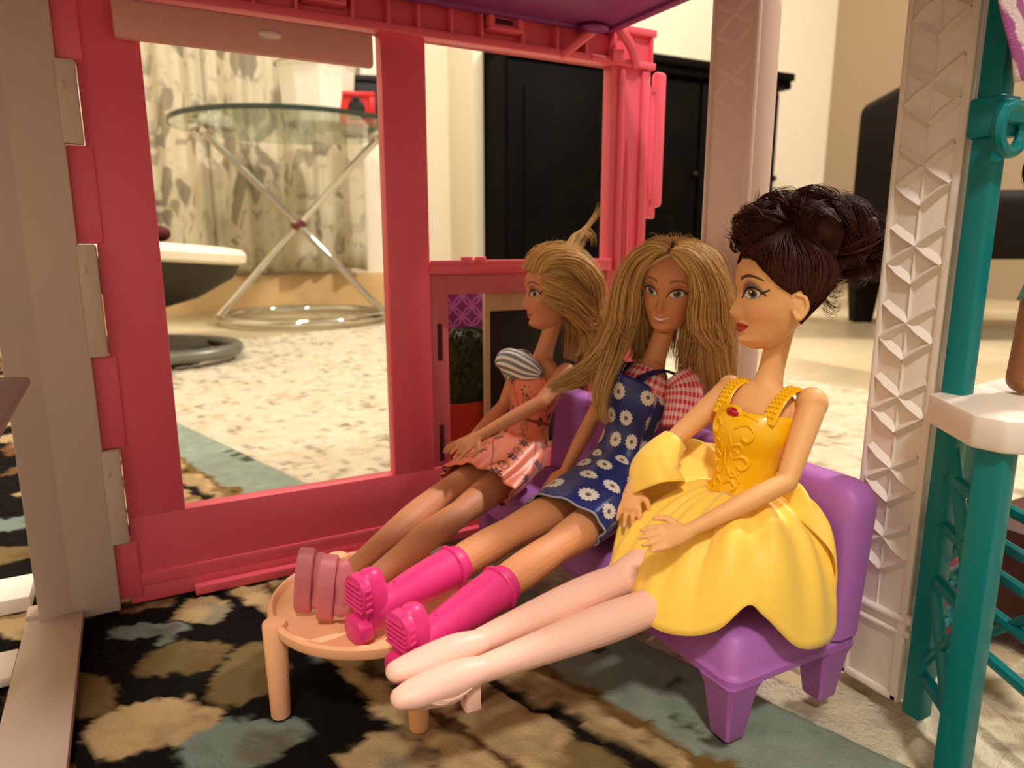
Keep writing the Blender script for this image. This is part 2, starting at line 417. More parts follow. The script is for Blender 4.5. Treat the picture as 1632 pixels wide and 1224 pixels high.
# curtain with leaf print
def curtain_fn(g):
    uv = g.attr('cuv')[0]; x, y, _ = g.sep(uv)
    d = g.noise(uv, 7, 2, .5); v2 = g.comb(x * 1.5 + d * .3, y * .75 + d * .3, 0.)
    a = g.vor(v2, 11, rnd=.9); leaf = a.lt(.40, .06); a2 = g.vor(v2, 26, rnd=1.); leaf2 = a2.lt(.36, .08)
    n = g.noise(uv, 14, 3)
    c = g.mix(leaf * .8, (204, 192, 162), (128, 116, 92)); c = g.mix(leaf2 * .55 * g.step(n, .35, .6), c, (110, 100, 78))
    c = g.mix(g.step(g.noise(g.comb(x + 3.1, y * .6), 6, 2), .55, .68) * .5, c, (122, 112, 88))
    return {'Base Color': c}
M_CURT = mat('leaf_print_curtain', (220, 210, 180), .85, fn=curtain_fn)
cur = thing('curtain', 'floor length curtain with grey leaf print on cream cloth', 'curtain', (-.95, 2.0, .1), house=False)
def curtain(k0, k1, z0, z1, ph):
    nk, nz = 150, 24; vs = []; uv = []; fs = []
    for j in range(nz + 1):
        zf = z0 + (z1 - z0) * j / nz
        for i in range(nk + 1):
            k = k0 + (k1 - k0) * i / nk
            w_ = .022 * math.sin(k * 38 + ph) + .012 * math.sin(k * 83 + ph * 2) + .005 * math.sin(k * 150)
            w_ *= 1 - .15 * j / nz
            hem = .006 * math.sin(k * 38 + ph + 1) if j == 0 else 0
            pnt = Vector((*WP, 0)) + AX * k - BX * (.048 + w_ * .9); vs.append((pnt.x, pnt.y, zf + hem)); uv.append((k + w_, zf, 0))
    for j in range(nz):
        for i in range(nk):
            a = j * (nk + 1) + i; fs.append((a, a + 1, a + nk + 2, a + nk + 1))
    mb = MB(); mb.add(vs, fs); o = mesh('curtain_panel', mb, M_CURT, cur, sharp=0, house=False)
    at = o.data.attributes.new('cuv', 'FLOAT_VECTOR', 'POINT'); at.data.foreach_set('vector', np.array(uv, dtype=np.float32).ravel())
    solid(o, .002)
curtain(-1.35, -.42, .105, 1.6, .4); curtain(-.43, .02, .11, 1.6, 2.1)
mb = MB(); a = Vector((*WP, 1.6)) + AX * -1.4 - BX * .048; b = Vector((*WP, 1.6)) + AX * .08 - BX * .048
mb.tube([a, b], .012, sub=1); mesh('curtain_rod', mb, mat('chrome', (220, 220, 215), .08, 1.), cur, house=False)
# round glass side table with crossed chrome legs on a ring
M_CHROME = mat('polished_chrome', (214, 210, 200), .06, 1.)
def glass_fn(g):
    return {}
M_GLASS = mat('table_glass', (205, 222, 210), .02, trans=1., ior=1.45)
M_GEDGE = mat('glass_edge', (58, 74, 62), .15, trans=.35)
TX, TY, TR = -.545, 1.84, .285
tb = thing('glass_table', 'round glass side table on crossed chrome tube legs', 'table', (TX, TY, -.002), house=False)
mb = MB(); mb.lathe([(0.001, .470), (TR - .004, .470), (TR - .002, .472), (TR - .002, .479), (TR - .004, .481), (0.001, .481)], (TX, TY, 0), 64, cap=False); mesh('glass_top', mb, M_GLASS, tb, house=False)
mb = MB(); mb.lathe([(TR - .0015, .4705), (TR + .001, .4715), (TR + .001, .480), (TR - .0015, .4808)], (TX, TY, 0), 72, cap=False); mesh('glass_rim', mb, M_GEDGE, tb, house=False)
mb = MB(); mb.tube([(TX + .205 * math.cos(R(a)), TY + .205 * math.sin(R(a)), .008) for a in range(0, 361, 10)], .0105, sub=2, round_ends=False); mesh('base_ring', mb, M_CHROME, tb, house=False)
for a in (188, 8, 205, 25):
    top = Vector((TX + .215 * math.cos(R(a)), TY + .215 * math.sin(R(a)), .462)); bot = Vector((TX - .205 * math.cos(R(a)), TY - .205 * math.sin(R(a)), .014))
    mid = Vector((TX + .008 * math.cos(R(a + 90)), TY + .008 * math.sin(R(a + 90)), .238))
    mb = MB(); mb.tube([top, mid, bot], .0085, sub=6); lg = mesh('leg', mb, M_CHROME, tb, house=False)
    mb = MB(); mb.lathe([(.001, -.014), (.024, -.014), (.028, -.006), (.028, .004), (.024, .008), (.001, .008)], top, 20); mesh('suction_pad', mb, M_CHROME, lg, house=False)
mb = MB(); mb.ell((TX, TY, .238), (.02, .02, .014)); mesh('joint', mb, mat('dark_red_plastic', (112, 44, 44), .4), tb, house=False)
# things on the glass table
M_CER = mat('white_ceramic', (244, 236, 216), .3)
pt = thing('white_planter', 'white faceted planter standing on the glass table', 'planter', (-.478, 1.83, .481), house=False)
mb = MB(); mb.lathe([(.001, .483), (.078, .483), (.084, .488), (.094, .60), (.097, .606), (.097, .636), (.092, .640), (.086, .636), (.084, .56), (.001, .555)], (-.478, 1.83, 0), 10, cap=False); mesh('pot_body', mb, M_CER, pt, sharp=20, house=False)
mb = MB(); mb.lathe([(.096, .612), (.1, .614), (.1, .622), (.096, .624)], (-.478, 1.83, 0), 40, cap=False); mesh('rim', mb, M_CER, pt, house=False)
bw = thing('white_bowl', 'small upturned white bowl near the left rim of the glass table', 'bowl', (-.742, 1.85, .481), house=False)
mb = MB(); mb.lathe([(.048, .4815), (.046, .496), (.034, .512), (.016, .519), (.001, .52)], (-.742, 1.85, 0), 32, cap=False); mesh('shell', mb, M_CER, bw, house=False)
mb = MB(); mb.lathe([(.016, .518), (.017, .523), (.013, .523), (.012, .519)], (-.742, 1.85, 0), 24, cap=False); mesh('foot', mb, M_CER, bw, house=False)
def tbox(mb, x, y, lo, hi, bev=.002, rz=0): mb.box(lo, hi, bev, M=Matrix.Translation((x, y, .481)) @ Matrix.Rotation(R(rz), 4, 'Z'))
pf = thing('red_frame', 'red framed picture with a dark rounded figure on the glass table', 'picture', (-.375, 1.79, .481), house=False)
for lo, hi in (((-.045, -.006, 0), (.045, .006, .012)), ((-.045, -.006, .056), (.045, .006, .068)), ((-.045, -.006, .012), (-.031, .006, .056)), ((.031, -.006, .012), (.045, .006, .056))):
    mb = MB(); tbox(mb, -.375, 1.79, lo, hi, .002, 10); mesh('frame_side', mb, mat('red_lacquer', (214, 38, 40), .35), pf, house=False)
mb = MB(); tbox(mb, -.375, 1.79, (-.033, -.002, .01), (.033, .004, .058), 0, 10); mesh('back_panel', mb, MATS['red_lacquer'], pf, house=False)
mb = MB(); Mx = Matrix.Translation((-.375, 1.79, .481)) @ Matrix.Rotation(R(10), 4, 'Z')
mb.ell(Mx @ Vector((0, -.004, .030)), (.021, .004, .021)); mb.ell(Mx @ Vector((0, -.004, .05)), (.008, .004, .009)); mesh('figure', mb, mat('matte_black', (14, 12, 11), .6), pf, house=False)
mb = MB(); tbox(mb, -.375, 1.985, (-.08, -.03, .0), (.075, .03, .125), .006, 10); bb = mesh('body', mb, MATS['matte_black'], thing('black_box', 'black box standing behind the red framed picture on the glass table', 'box', (-.375, 1.985, .481), house=False), house=False)
mb = MB(); tbox(mb, -.375, 1.985, (-.083, -.033, .125), (.078, .033, .142), .004, 10); mesh('lid', mb, MATS['matte_black'], bb.parent, house=False)
# bouncer seat with white rim
bo = thing('baby_bouncer', 'baby bouncer seat with white rim over dark shell on grey tube base', 'bouncer', (-.63, 1.2, -.002), house=False)
bx, by = -.64, 1.2
def bring(r, zz, k=1.): return [Vector((bx + r * math.cos(2 * math.pi * i / 40), by + r * .8 * math.sin(2 * math.pi * i / 40), zz + .012 * k * math.cos(2 * math.pi * i / 40 + 2.6))) for i in range(40)]
mb = MB(); mb.loft([bring(r, zz) for r, zz in ((.155, .197), (.178, .193), (.186, .184), (.184, .172), (.170, .166), (.15, .176))], cap=False); mesh('seat_rim', mb, mat('white_padding', (238, 226, 198), .7), bo, house=False)
mb = MB(); mb.loft([bring(r, zz) for r, zz in ((.02, .180), (.15, .186), (.178, .174), (.16, .145), (.10, .112), (.03, .092))]); mesh('shell', mb, mat('dark_grey_fabric', (62, 56, 44), .8), bo, house=False)
mb = MB(); mb.lathe([(.05, .0), (.04, .02), (.026, .05), (.03, .1)], (bx - .01, by, 0), 24); mesh('stem', mb, mat('grey_plastic', (96, 92, 78), .45), bo, house=False)
mb = MB(); mb.tube([(bx + .16 * math.cos(R(a)), by + .12 * math.sin(R(a)), (.014)) for a in range(0, 361, 12)], .011, sub=2, round_ends=False); mesh('base_tube', mb, mat('grey_tube', (120, 120, 108), .35, .3), bo, house=False)
mb = MB(); mb.lathe([(.135, 0), (.125, .022), (.06, .034), (.001, .036)], (bx - .02, by, 0), 32); mesh('base_plate', mb, mat('dark_plastic', (46, 44, 34), .45), bo, house=False)
mb = MB(); mb.ell((bx + .058, by - .02, .209), (.02, .02, .014)); mb.ell((bx + .03, by - .02, .206), (.03, .022, .02)); tag(mesh('plush_toy', mb, mat('dark_red_plush', (84, 26, 20), .9), house=False), 'dark red plush toy lying on the bouncer seat', 'toy')
# ---------------------------------------------------------------- the dollhouse
def plastic(name, c, rough=.32, sss=.0, **k):
    return mat(name, c, rough, sss=sss, fn=lambda g: {'Normal': g.bump(g.noise(g.obj(), 40, 2), .03, .002), 'Roughness': rough + .1 * g.noise(g.obj(), 25, 3)}, **k)
M_PINK = plastic('hot_pink_plastic', (237, 98, 118), .34, sss=.12)
M_WHITE = plastic('white_plastic', (232, 220, 208), .38, sss=.08)
M_ROSE = plastic('rose_white_plastic', (240, 214, 204), .4, sss=.08)
M_PURP = plastic('violet_plastic', (130, 44, 112), .4)
M_SOFA = plastic('lilac_plastic', (170, 102, 178), .42, sss=.1)
M_TEAL = plastic('teal_plastic', (0, 116, 118), .34, spec=.3)
M_PEACH = plastic('peach_plastic', (244, 180, 134), .4, sss=.12)
M_SLOT = mat('deep_slot', (70, 8, 22), .6)
house = thing('dollhouse', 'pink, white and purple plastic dollhouse with open window wall and patterned columns', 'dollhouse', (0, 0, 0))
def hb(name, *boxes, m=M_PINK, parent=house, bev=.07, label=None):
    mb = MB()
    for b in boxes: mb.hbox(*b, bev=bev)
    return mesh(name, mb, m, parent, label)
wallp = hb('window_wall', (-2.6, 28.5, -1., 0, .9, 5.0), (-2.6, .2, -1., 0, 4.9, 33.2), (12.4, 15.1, -1., 0, 4.9, 31.6))
hb('foot_ledge', (-2.9, 30, -1.2, .0, 0, .95), (.3, 29.5, -.1, .62, 0, .5), parent=wallp, bev=.05)
hb('skirting_strip', (-2.3, 29, -.1, .12, 1.0, 1.7), parent=wallp, bev=.05)
ends = hb('end_post', (28.5, 31.8, -1.0, 0, 0.2, 33.2)); 
hb('post_rib', (29.0, 29.5, -.1, .28, 17.5, 31.), (30.9, 31.6, -.1, .3, 17.5, 31.), parent=ends, bev=.1)
mb = MB(); mb.loft([[Q(29.9 + a * r, .02 + b * h, z) for a, b in ((-1, 0), (0, 1), (1, 0), (0, -.5))] for r, h, z in ((.05, .02, 26.5), (.4, .34, 22), (.5, .4, 17.8))]); mesh('post_wedge', mb, M_PINK, ends)
hnd = hb('handle', (32.6, 33.6, -1.0, -.3, 22.0, 31.3), parent=house, bev=.3); hb('handle_mount', (31.7, 32.9, -.9, -.4, 29.6, 30.3), (31.7, 33.0, -.9, -.4, 21.2, 22.6), (32.2, 32.7, -.9, -.4, 22.0, 30.), parent=hnd, bev=.1)
# top rail: a channel with ribs
rail = hb('top_rail', (-2.6, 31.8, -1., -.35, 31.1, 33.6), (-2.6, 31.9, -1., .42, 31.1, 31.55), (-2.6, 31.9, -1., .42, 33.2, 33.65), bev=.06)
for x in (-1, 1.2, 3.4, 5.6, 7.75, 10.78, 12.83, 14.63, 16.68, 18.66, 21.5, 24.0, 26.2, 28.5, 31.6):
    hb('rib', (x - .09, x + .09, -.4, .36, 31.4, 33.3), parent=rail, bev=.04)
for x in (9.2, 20.1):
    c = hb('clip', (x - 1.15, x + 1.15, -.4, .75, 32.0, 32.25), (x - 1.15, x + 1.15, -.4, .75, 32.9, 33.15), (x - 1.15, x - .8, -.4, .75, 32.1, 33.), (x + .8, x + 1.15, -.4, .75, 32.1, 33.), (x - 1.0, x + 1.0, -.4, .4, 32.1, 33.), parent=rail, bev=.06)
    hb('clip_slot', (x - .6, x + .6, .35, .46, 32.42, 32.7), m=M_SLOT, parent=c, bev=.03)
mb = MB()
for x0, sg in ((24.4, 1), (30.2, -1)):
    mb.tube([Q(x0, .3, 31.3), Q(x0 + sg * .9, 1.0, 32.1), Q(x0 + sg * 2.2, 1.3, 33.1)], .32, sub=4, seg=8)
mesh('corner_gusset', mb, M_PINK, rail)
hb('gusset_plate', (28.0, 28.9, .2, .8, 31.2, 32.0), (26.5, 28.2, .2, .55, 31.2, 31.5), parent=rail)
sill = hb('sill_rail', (15.0, 28.6, -1.0, .35, 17.55, 18.25), bev=.08); hb('sill_lip', (15.0, 28.6, .2, .42, 18.1, 18.4), parent=sill, bev=.05)
for x in (17.45, 18.4): hb('sill_peg', (x - .38, x + .38, .1, .5, 18.1, 18.62), parent=sill, bev=.1)
# lower half of the second bay: darker inset with slots
M_PINKD = plastic('dusty_pink_plastic', (206, 104, 112), .42, sss=.1)
ins = hb('inset_frame', (15.1, 16.35, -.7, -.15, 4.8, 17.6), (16.3, 28.5, -.7, -.15, 16.25, 17.6), (27.2, 28.5, -.7, -.15, 4.8, 17.6), m=M_PINKD)
for z0, z1 in ((11.9, 14.6), (5.2, 8.0)):
    mb = MB(); mb.tube([Q(15.72, -.17, z0 + .2), Q(15.72, -.17, z1 - .2)], .2, sub=1, seg=10, lat=(1, 0, 0), rb=[.06, .06]); mesh('slot', mb, M_SLOT, ins)
M_BEIGE = plastic('beige_plastic', (196, 160, 120), .45)
hb('dark_panel', (19.4, 28.2, -1.35, -1.1, 4.4, 15.6), m=mat('dark_brown_print', (30, 19, 11), .6), bev=.03)
hb('inner_window', (19.15, 19.55, -1.0, -.6, 5, 16.3), (19.5, 28.4, -1.0, -.6, 15.0, 16.3), (19.5, 28.4, -1.0, -.6, 4.6, 5.4), (27.9, 28.4, -1., -.6, 5, 15.4), m=M_BEIGE)
def wp_fn(g):
    x, y, z = g.sep(g.obj()); u = x * 100 / 1.5; v = z * 100 / 1.5
    def rings(du, dv):
        a = g.m('FRACT', u + du) - .5; b = g.m('FRACT', v + dv) - .5
        r = (a * a + b * b).sqrt(); return (r - .46).abs().lt(.045, .02)
    k = rings(0., 0.).max(rings(.5, .5)); return {'Base Color': g.mix(k, (112, 22, 88), (170, 84, 146))}
M_WP = mat('magenta_circle_print', (130, 30, 100), .5, fn=wp_fn)
hb('patterned_panel', (15.6, 21.2, -5.3, -5.0, 0.1, 16.6), m=M_WP, bev=.03)
# bar hanging inside the first bay
aw = hb('awning_bar', (-.9, 11.7, .42, .95, 28.95, 30.75), m=plastic('rose_plastic', (222, 158, 148), .4, sss=.1), bev=.22)
mb = MB(); mb.ell(Q(6.2, .95, 29.95), (.6, .2, .22)); mesh('knob', mb, M_ROSE, aw)
# corner post at the left with the pink tabs that lock into it
M_POST = plastic('warm_white_plastic', (208, 186, 168), .45)
mb = MB(); mb.prism([Q(-3.42, .42, 0), Q(-5.55, .42, 0), Q(-7.0, .95, 0), Q(-7.0, -1.1, 0), Q(-3.42, -1.1, 0)], Vector((0, 0, 33.4)), .06)
post = mesh('corner_post', mb, M_POST, house)
for z0, z1 in ((3.7, 8.9), (13.8, 19.4), (24.1, 27.9)): 
    hb('post_tongue', (-3.6, -2.64, -.2, .42, z0, z1), m=M_POST, parent=post, bev=.1)
    mb = MB(); mb.ell(Q(-3.25, .42, z1 - 1.2), (.12, .06, .22)); mesh('rivet', mb, M_POST, post)
for z0, z1 in ((.4, 3.7), (8.9, 13.8), (19.4, 24.1), (27.9, 33.)): 
    hb('locking_tab', (-3.4, -2.3, -.9, .1, z0 + .03, z1 - .03), parent=wallp, bev=.06)
    hb('tab_edge', (-3.46, -3.4, -.2, .36, z0 + .1, z1 - .1), m=M_POST, parent=post, bev=.04)
# white base frame, the shade on its planks put into a greyer colour
bf = hb('base_frame', (-7.65, -5.1, .4, 24, 0, .5), (-7.65, -5.1, -.9, .38, 0, .72), m=plastic('shaded_white_plastic', (188, 164, 152), .45), bev=.08)
hb('base_crossbar', (-16, -7.66, -5., -1.9, 0, .85), (-16, -7.66, 3.0, 5.6, 0, .45), m=M_WHITE, parent=bf, bev=.08)
# purple floor slab of the storey above
slab = hb('upper_floor', (-16, 27.6, .45, 29.5, 32.95, 33.9), m=M_PURP, bev=.15)
hb('slab_rim', (-16, 27.8, .45, 1.0, 32.75, 33.7), (27.1, 27.8, .45, 29.7, 32.75, 33.7), (-16, 27.8, 28.9, 29.7, 32.6, 33.7), m=M_PURP, parent=slab, bev=.15)
mb = MB(); mb.ell(Q(26.0, 1.4, 32.75), (1.0, .8, .3)); mesh('boss', mb, M_PURP, slab)
# patterned columns
def column(s0, ta, tb_, ztop, m, star0, rel, dep=1.7):
    zb = 3.75; col = hb('column', (s0 + .12, s0 + dep, ta + .1, tb_ - .02, 0, ztop), m=m, bev=.12)
    hb('column_border', (s0 - .02, s0 + .3, ta, ta + .24, zb, ztop), (s0 - .02, s0 + .3, tb_ - .34, tb_, zb, ztop), m=m, parent=col, bev=.08)
    hb('column_base', (s0 - .06, s0 + .3, ta - .05, ta + .35, 0, zb), (s0 - .06, s0 + .3, tb_ - .4, tb_ + .02, 0, zb), (s0 - .06, s0 + .3, ta, tb_, 0, .35), (s0 - .3, s0 + 1.5, ta - .35, ta + .1, 0, .35), m=m, parent=col, bev=.1)
    rg = MB()
    for z in (zb + .1, zb - .55): rg.tube([Q(s0 + .05, ta - .15, z), Q(s0 + .05, tb_ + .05, z)], .17 if z > zb else .12, sub=1, seg=10)
    rg.ell(Q(s0 + .1, tb_ + .05, zb + .15), (.25, .25, .24)); rg.ell(Q(s0 + .1, tb_ + .05, zb - .5), (.22, .22, .18)); rg.ell(Q(s0 + .1, ta - .1, zb - 2.2), (.3, .3, .2))
    mesh('column_ring', rg, m, col)
    tc = (ta + tb_ - .1) / 2; hw = (tb_ - ta) / 2 - .32
    def ridge(t0, z0, t1, z1, wd=.25, h=None):
        mb = MB(); h = h or rel; a = Q(s0 + .14, t0, z0); b = Q(s0 + .14, t1, z1); d = (b - a).normalized(); n = Vector((1, 0, 0)).cross(d) * wd; up = Vector((-h, 0, 0))
        mb.loft([[a + n, a + up * .6, a - n], [a * .5 + b * .5 + n, a * .5 + b * .5 + up, a * .5 + b * .5 - n], [b + n, b + up * .6, b - n]])
        return mesh('ridge', mb, m, col, sharp=60)
    z = star0
    while z > zb + .5: z -= 3.05
    ridge(tc, zb + .2, tc, ztop, .08, rel * .45)
    while z < ztop:
        for sg in (-1, 1):
            for zz, dz in ((z, .72), (z, -.72), (z - 1.5, .78)):
                if zz > zb + .4 and zz + dz > zb + .3: ridge(tc, zz, tc + sg * hw, zz + dz)
        z += 3.05
column(26.0, 22.5, 25.3, 32.4, M_WHITE, 25.45, .32)
column(27.3, 10.5, 13.75, 32.4, M_ROSE, 25.0, .1)
# ---------------------------------------------------------------- plant behind the inset
tp = thing('topiary_plant', 'dark green clipped bush in orange pot behind the pink wall', 'plant', (18.7, -2.6, -.15))
mb = MB(); mb.loft([[Q(18.75 + a * r, -3.2 + b * r * .75, z) for a, b in ((-1, -1), (-.5, -1.12), (.5, -1.12), (1, -1), (1.1, 0), (1, 1), (.5, 1.12), (-.5, 1.12), (-1, 1), (-1.1, 0))] for r, z in ((1.55, -.15), (1.6, .3), (2.0, 8.2), (2.05, 8.7), (1.85, 8.7), (1.8, 8.0))]); mesh('pot', mb, plastic('orange_plastic', (198, 70, 20), .4), tp)
mb = MB(); rr = random.Random(3)
for i in range(520):
    x, y, z = rr.uniform(-1.75, 1.75), rr.uniform(-1.3, 1.3), rr.uniform(0, 5.0)
    k = rr.choice((0, 1, 2))
    if k == 0: x = math.copysign(1.7, x)
    elif k == 1: y = -1.3
    else: z = 4.9
    c = Q(18.75 + x, -3.2, 8.5 + z) + Vector((0, y, 0)); n = Vector((rr.uniform(-1, 1), rr.uniform(-1, 1), rr.uniform(-.2, 1))).normalized(); u = n.orthogonal().normalized(); v = n.cross(u)
    mb.add([c - u * .3, c + v * .12 + n * .08, c + u * .34, c - v * .12 + n * .08], [(0, 1, 2, 3)])
mb.hbox(17.05, 20.45, -4.4, -2.0, 8.0, 13.3, .5)
mesh('foliage', mb, mat('dark_topiary_green', (58, 64, 22), .6, fn=lambda g: {'Base Color': g.mix(g.noise(g.obj(), 300, 2), (36, 44, 12), (78, 84, 32))}), tp)
# ---------------------------------------------------------------- sofa
sofa = thing('toy_sofa', 'lilac plastic toy sofa under the three dolls', 'sofa', (21, 12.5, 0))
def rrect(s0, s1, t0, t1, r, z, n=5):
    out = []
    for cs, ct, a0 in ((s1 - r, t1 - r, 0), (s0 + r, t1 - r, 90), (s0 + r, t0 + r, 180), (s1 - r, t0 + r, 270)):
        for k in range(n + 1):
            a = R(a0 + 90 * k / n); out.append(Q(cs + r * math.cos(a), ct + r * math.sin(a), z))
    return out
mb = MB(); ST0, ST1 = 1.2, 24.1
mb.loft([rrect(17.3 + i, 24.7 - i * .4, ST0 + i, ST1 - i, rd, z) for i, rd, z in ((.35, .5, 2.62), (.0, .6, 2.66), (-.02, .6, 2.95), (.12, .6, 3.05), (.16, .6, 3.2), (.38, .8, 4.3), (.62, .9, 4.52), (1.1, 1.1, 4.66), (1.6, 1.2, 4.66))])
mesh('seat', mb, M_SOFA, sofa, sharp=50)
mb = MB(); rg = []
for u, zz in ((0, 2.9), (.0, 5), (.35, 7.4), (.6, 8.8), (.72, 9.5)): pass
def backring(off, th):       # outline of the backrest in the (t, z) plane, offset inwards
    pts = []; r = 1.1; z1 = 9.75 - off; t0, t1 = ST0 + off, ST1 + .15 - off
    pts += [(t0, 3.2)] + [(t0 + r - r * math.cos(R(a)), z1 - r + r * math.sin(R(a))) for a in range(0, 91, 15)] + [(t1 - r + r * math.sin(R(a)), z1 - r + r * math.cos(R(a))) for a in range(0, 91, 15)] + [(t1, 3.2)]
    return [Q(22.95 + th + (z - 4) * .09, t, z) for t, z in pts]
mb.loft([backring(.5, 0.0), backring(.15, .12), backring(0, .45), backring(0, 1.35), backring(.15, 1.65), backring(.5, 1.75)]); mesh('backrest', mb, M_SOFA, sofa, sharp=50)
for s_, t_ in ((18.15, 23.2), (18.15, 2.0), (23.6, 23.2), (23.6, 2.0)):
    mb = MB(); f = 1 if s_ < 20 else -1; g_ = 1 if t_ > 12 else -1
    mb.loft([[Q(s_ + a * r, t_ + b * r, z) for a, b in ((-1, -.8), (-.8, -1), (.8, -1), (1, -.8), (1, .8), (.8, 1), (-.8, 1), (-1, .8))] for r, z in ((.42, 0.), (.5, .1), (.78, 2.2), (.94, 2.7))]); mesh('leg', mb, M_SOFA, sofa)
# ---------------------------------------------------------------- table
TC = (6.9, 12.8)
tab = thing('toy_table', 'round peach plastic toy table under the feet of the dolls', 'table', (*TC, 0))
mb = MB(); mb.lathe([(.01, 3.62), (4.2, 3.62), (4.42, 3.7), (4.5, 3.85), (4.5, 4.15), (4.42, 4.27), (4.3, 4.27), (4.22, 4.2), (4.15, 4.02), (.01, 4.0)], Q(*TC, 0), 72, cap=False); mesh('tabletop', mb, M_PEACH, tab)
for a, rl in ((172, 4.42), (84, 4.15), (-6, 4.42), (264, 4.42)):
    x, y = TC[0] + rl * math.cos(R(a)), TC[1] + rl * math.sin(R(a))
    mb = MB(); mb.lathe([(.01, 0), (.36, 0), (.4, .06), (.5, 4.2), (.46, 4.3), (.01, 4.33)], Q(x, y, 0), 20, cap=False); mesh('leg', mb, M_PEACH, tab)
# ---------------------------------------------------------------- teal tower with white platform
tw = thing('teal_tower', 'teal lattice tower holding a white platform beside the white column', 'tower', (27, 27.5, 0))
bp, fp, rp = (26.05, 26.12), (23.85, 28.85), (32.5, 34.0)
def tpost(c, z1, hs, name='post', z0=0):
    return hb(name, (c[0] - hs, c[0] + hs, c[1] - hs, c[1] + hs, z0, z1), m=M_TEAL, parent=tw, bev=.12)
tpost(bp, 32., .42); tpost(fp, 12.75, .48); tpost((31.2, 25.0), 12.75, .4); tpost((27.8, 31.5), 12.75, .4)
def strut(a, b, za, zb_, r=.26):
    mb = MB(); mb.tube([Q(*a, za), Q(*b, zb_)], r, sub=1, seg=8); return mesh('strut', mb, M_TEAL, tw)
for z in (2.0, 6.3, 8.6, 10.6): strut(bp, fp, z, z)
for z0, z1 in ((6.3, 12.2), (0.6, 6.3)): strut(fp, bp, z0, z1, .24)
for z0, z1 in ((2.0, 6.3),): strut(bp, fp, z0 + .3, z1, .2)
for z in (1.5, 3.6, 5.4, 6.8, 8.4): strut((31.2, 25.0), (27.8, 31.5), z, z, .27); strut(bp, (31.2, 25.0), z, z, .28)
for z0, z1 in ((1.5, 5.4), (5.4, 8.4), (3.6, 6.8)): strut(bp, (31.2, 25.0), z1, z0, .2)
strut((31.2, 25.0), (27.8, 31.5), 1.2, 8, .2)
hb('skirt_panel', (28.0, 31.4, 24.7, 25.0, 8.6, 12.4), m=M_TEAL, parent=tw)
mb = MB(); pol = [(25.2, 25.75), (31.9, 24.2), (32.4, 29.0), (28.8, 32.4), (23.6, 29.9), (23.2, 28.9)]
pol = [(25.1, 25.6), (27.2, 25.6), (33, 24.9), (33, 33), (25.2, 31.0), (23.1, 29.4), (23.0, 28.4)]
mb.prism([Q(a, b, 12.7) for a, b in pol], Vector((0, 0, 1.15)), .14); mesh('platform', mb, M_WHITE, tw)
# bracket at the top carrying the sequin cloth
br = hb('bracket', (25.3, 30, 26.5, 27.1, 23.5, 24.3), (25.4, 26.6, 25.6, 26.8, 23.1, 24.5), m=M_TEAL, parent=tw, bev=.15)
mb = MB(); mb.tube([Q(25.75 + .75 * math.cos(R(a)), 26.95, 23.3 + .75 * math.sin(R(a))) for a in range(0, 361, 30)], .22, sub=2, round_ends=False, seg=8); mesh('ring', mb, M_TEAL, br)
def seq_fn(g):
    uv = g.attr('cuv')[0]; x, y, _ = g.sep(uv)
    wv = g.m('SINE', x * 5.5 + y * 2 + g.noise(uv, 1.5, 3) * 5); sp = g.noise(g.comb(x * 7, y * 2.5), 5, 1)
    return {'Base Color': g.mix(g.step(wv + (sp - .5) * 1.4, -.15, .15), (178, 92, 160), (240, 218, 224)), 'Normal': g.bump(sp, .6, .002)}
M_SEQ = mat('sequin_cloth', (200, 130, 180), .35, fn=seq_fn)
cl = MB(); uv = []; nk, nz = 40, 30
for j in range(nz + 1):
    for i in range(nk + 1):
        k = i / nk; z = 24.7 + 7.2 * j / nz; s_ = 25.1 + k * 5.5 - 4.2 * (j / nz) * (1 - k); t_ = 27.2 + .18 * math.sin(k * 14) + .06 * math.sin(j * .5)
        cl.v.append(Q(s_, t_, z + .12 * math.sin(k * 9) * (1 - j / nz))); uv.append((k * 6.5, z, 0))
for j in range(nz):
    for i in range(nk):
        a = j * (nk + 1) + i; cl.f.append((a, a + 1, a + nk + 2, a + nk + 1)); cl.mi.append(0)
o = mesh('sequin_cloth', cl, M_SEQ, None, base=(26.5, 27.1, 24.5)); tag(o, 'purple and white sequin cloth hanging from the teal bracket', 'cloth')
at = o.data.attributes.new('cuv', 'FLOAT_VECTOR', 'POINT'); at.data.foreach_set('vector', np.array(uv, dtype=np.float32).ravel()); solid(o, .0006)
# toys by the tower
sd = thing('small_peach_doll', 'small peach headed toy in pink seen through the teal lattice', 'toy', (31.9, 23.6, 0))
mb = MB(); mb.ell(Q(31.9, 23.6, 5.3), (.62, .62, .66)); mb.ell(Q(31.4, 24.0, 5.3), (.1, .1, .1)); mesh('head', mb, mat('peach_vinyl', (236, 150, 110), .45), sd)
mb = MB(); mb.tube([Q(31.9, 23.6, 4.5), Q(31.9, 23.6, 3.4), Q(31.9, 23.6, .7)], [.5, .75, .85], seg=16); mb.ell(Q(31.4, 24.1, 4.0), (.3, .3, .6)); mesh('pink_dress', mb, mat('pink_cloth', (214, 122, 140), .7), sd)
bxx = thing('brown_toy_chest', 'dark red brown toy chest behind the teal lattice', 'chest', (38.5, 24.5, -.2))
hbx = MB(); hbx.hbox(36, 42, 22, 27, -.2, 4.2, .2); mesh('chest_body', hbx, mat('red_brown', (66, 28, 14), .5), bxx); hbx = MB(); hbx.hbox(35.8, 42.2, 21.8, 27.2, 4.2, 5.6, .35); mesh('lid', hbx, MATS['red_brown'], bxx)
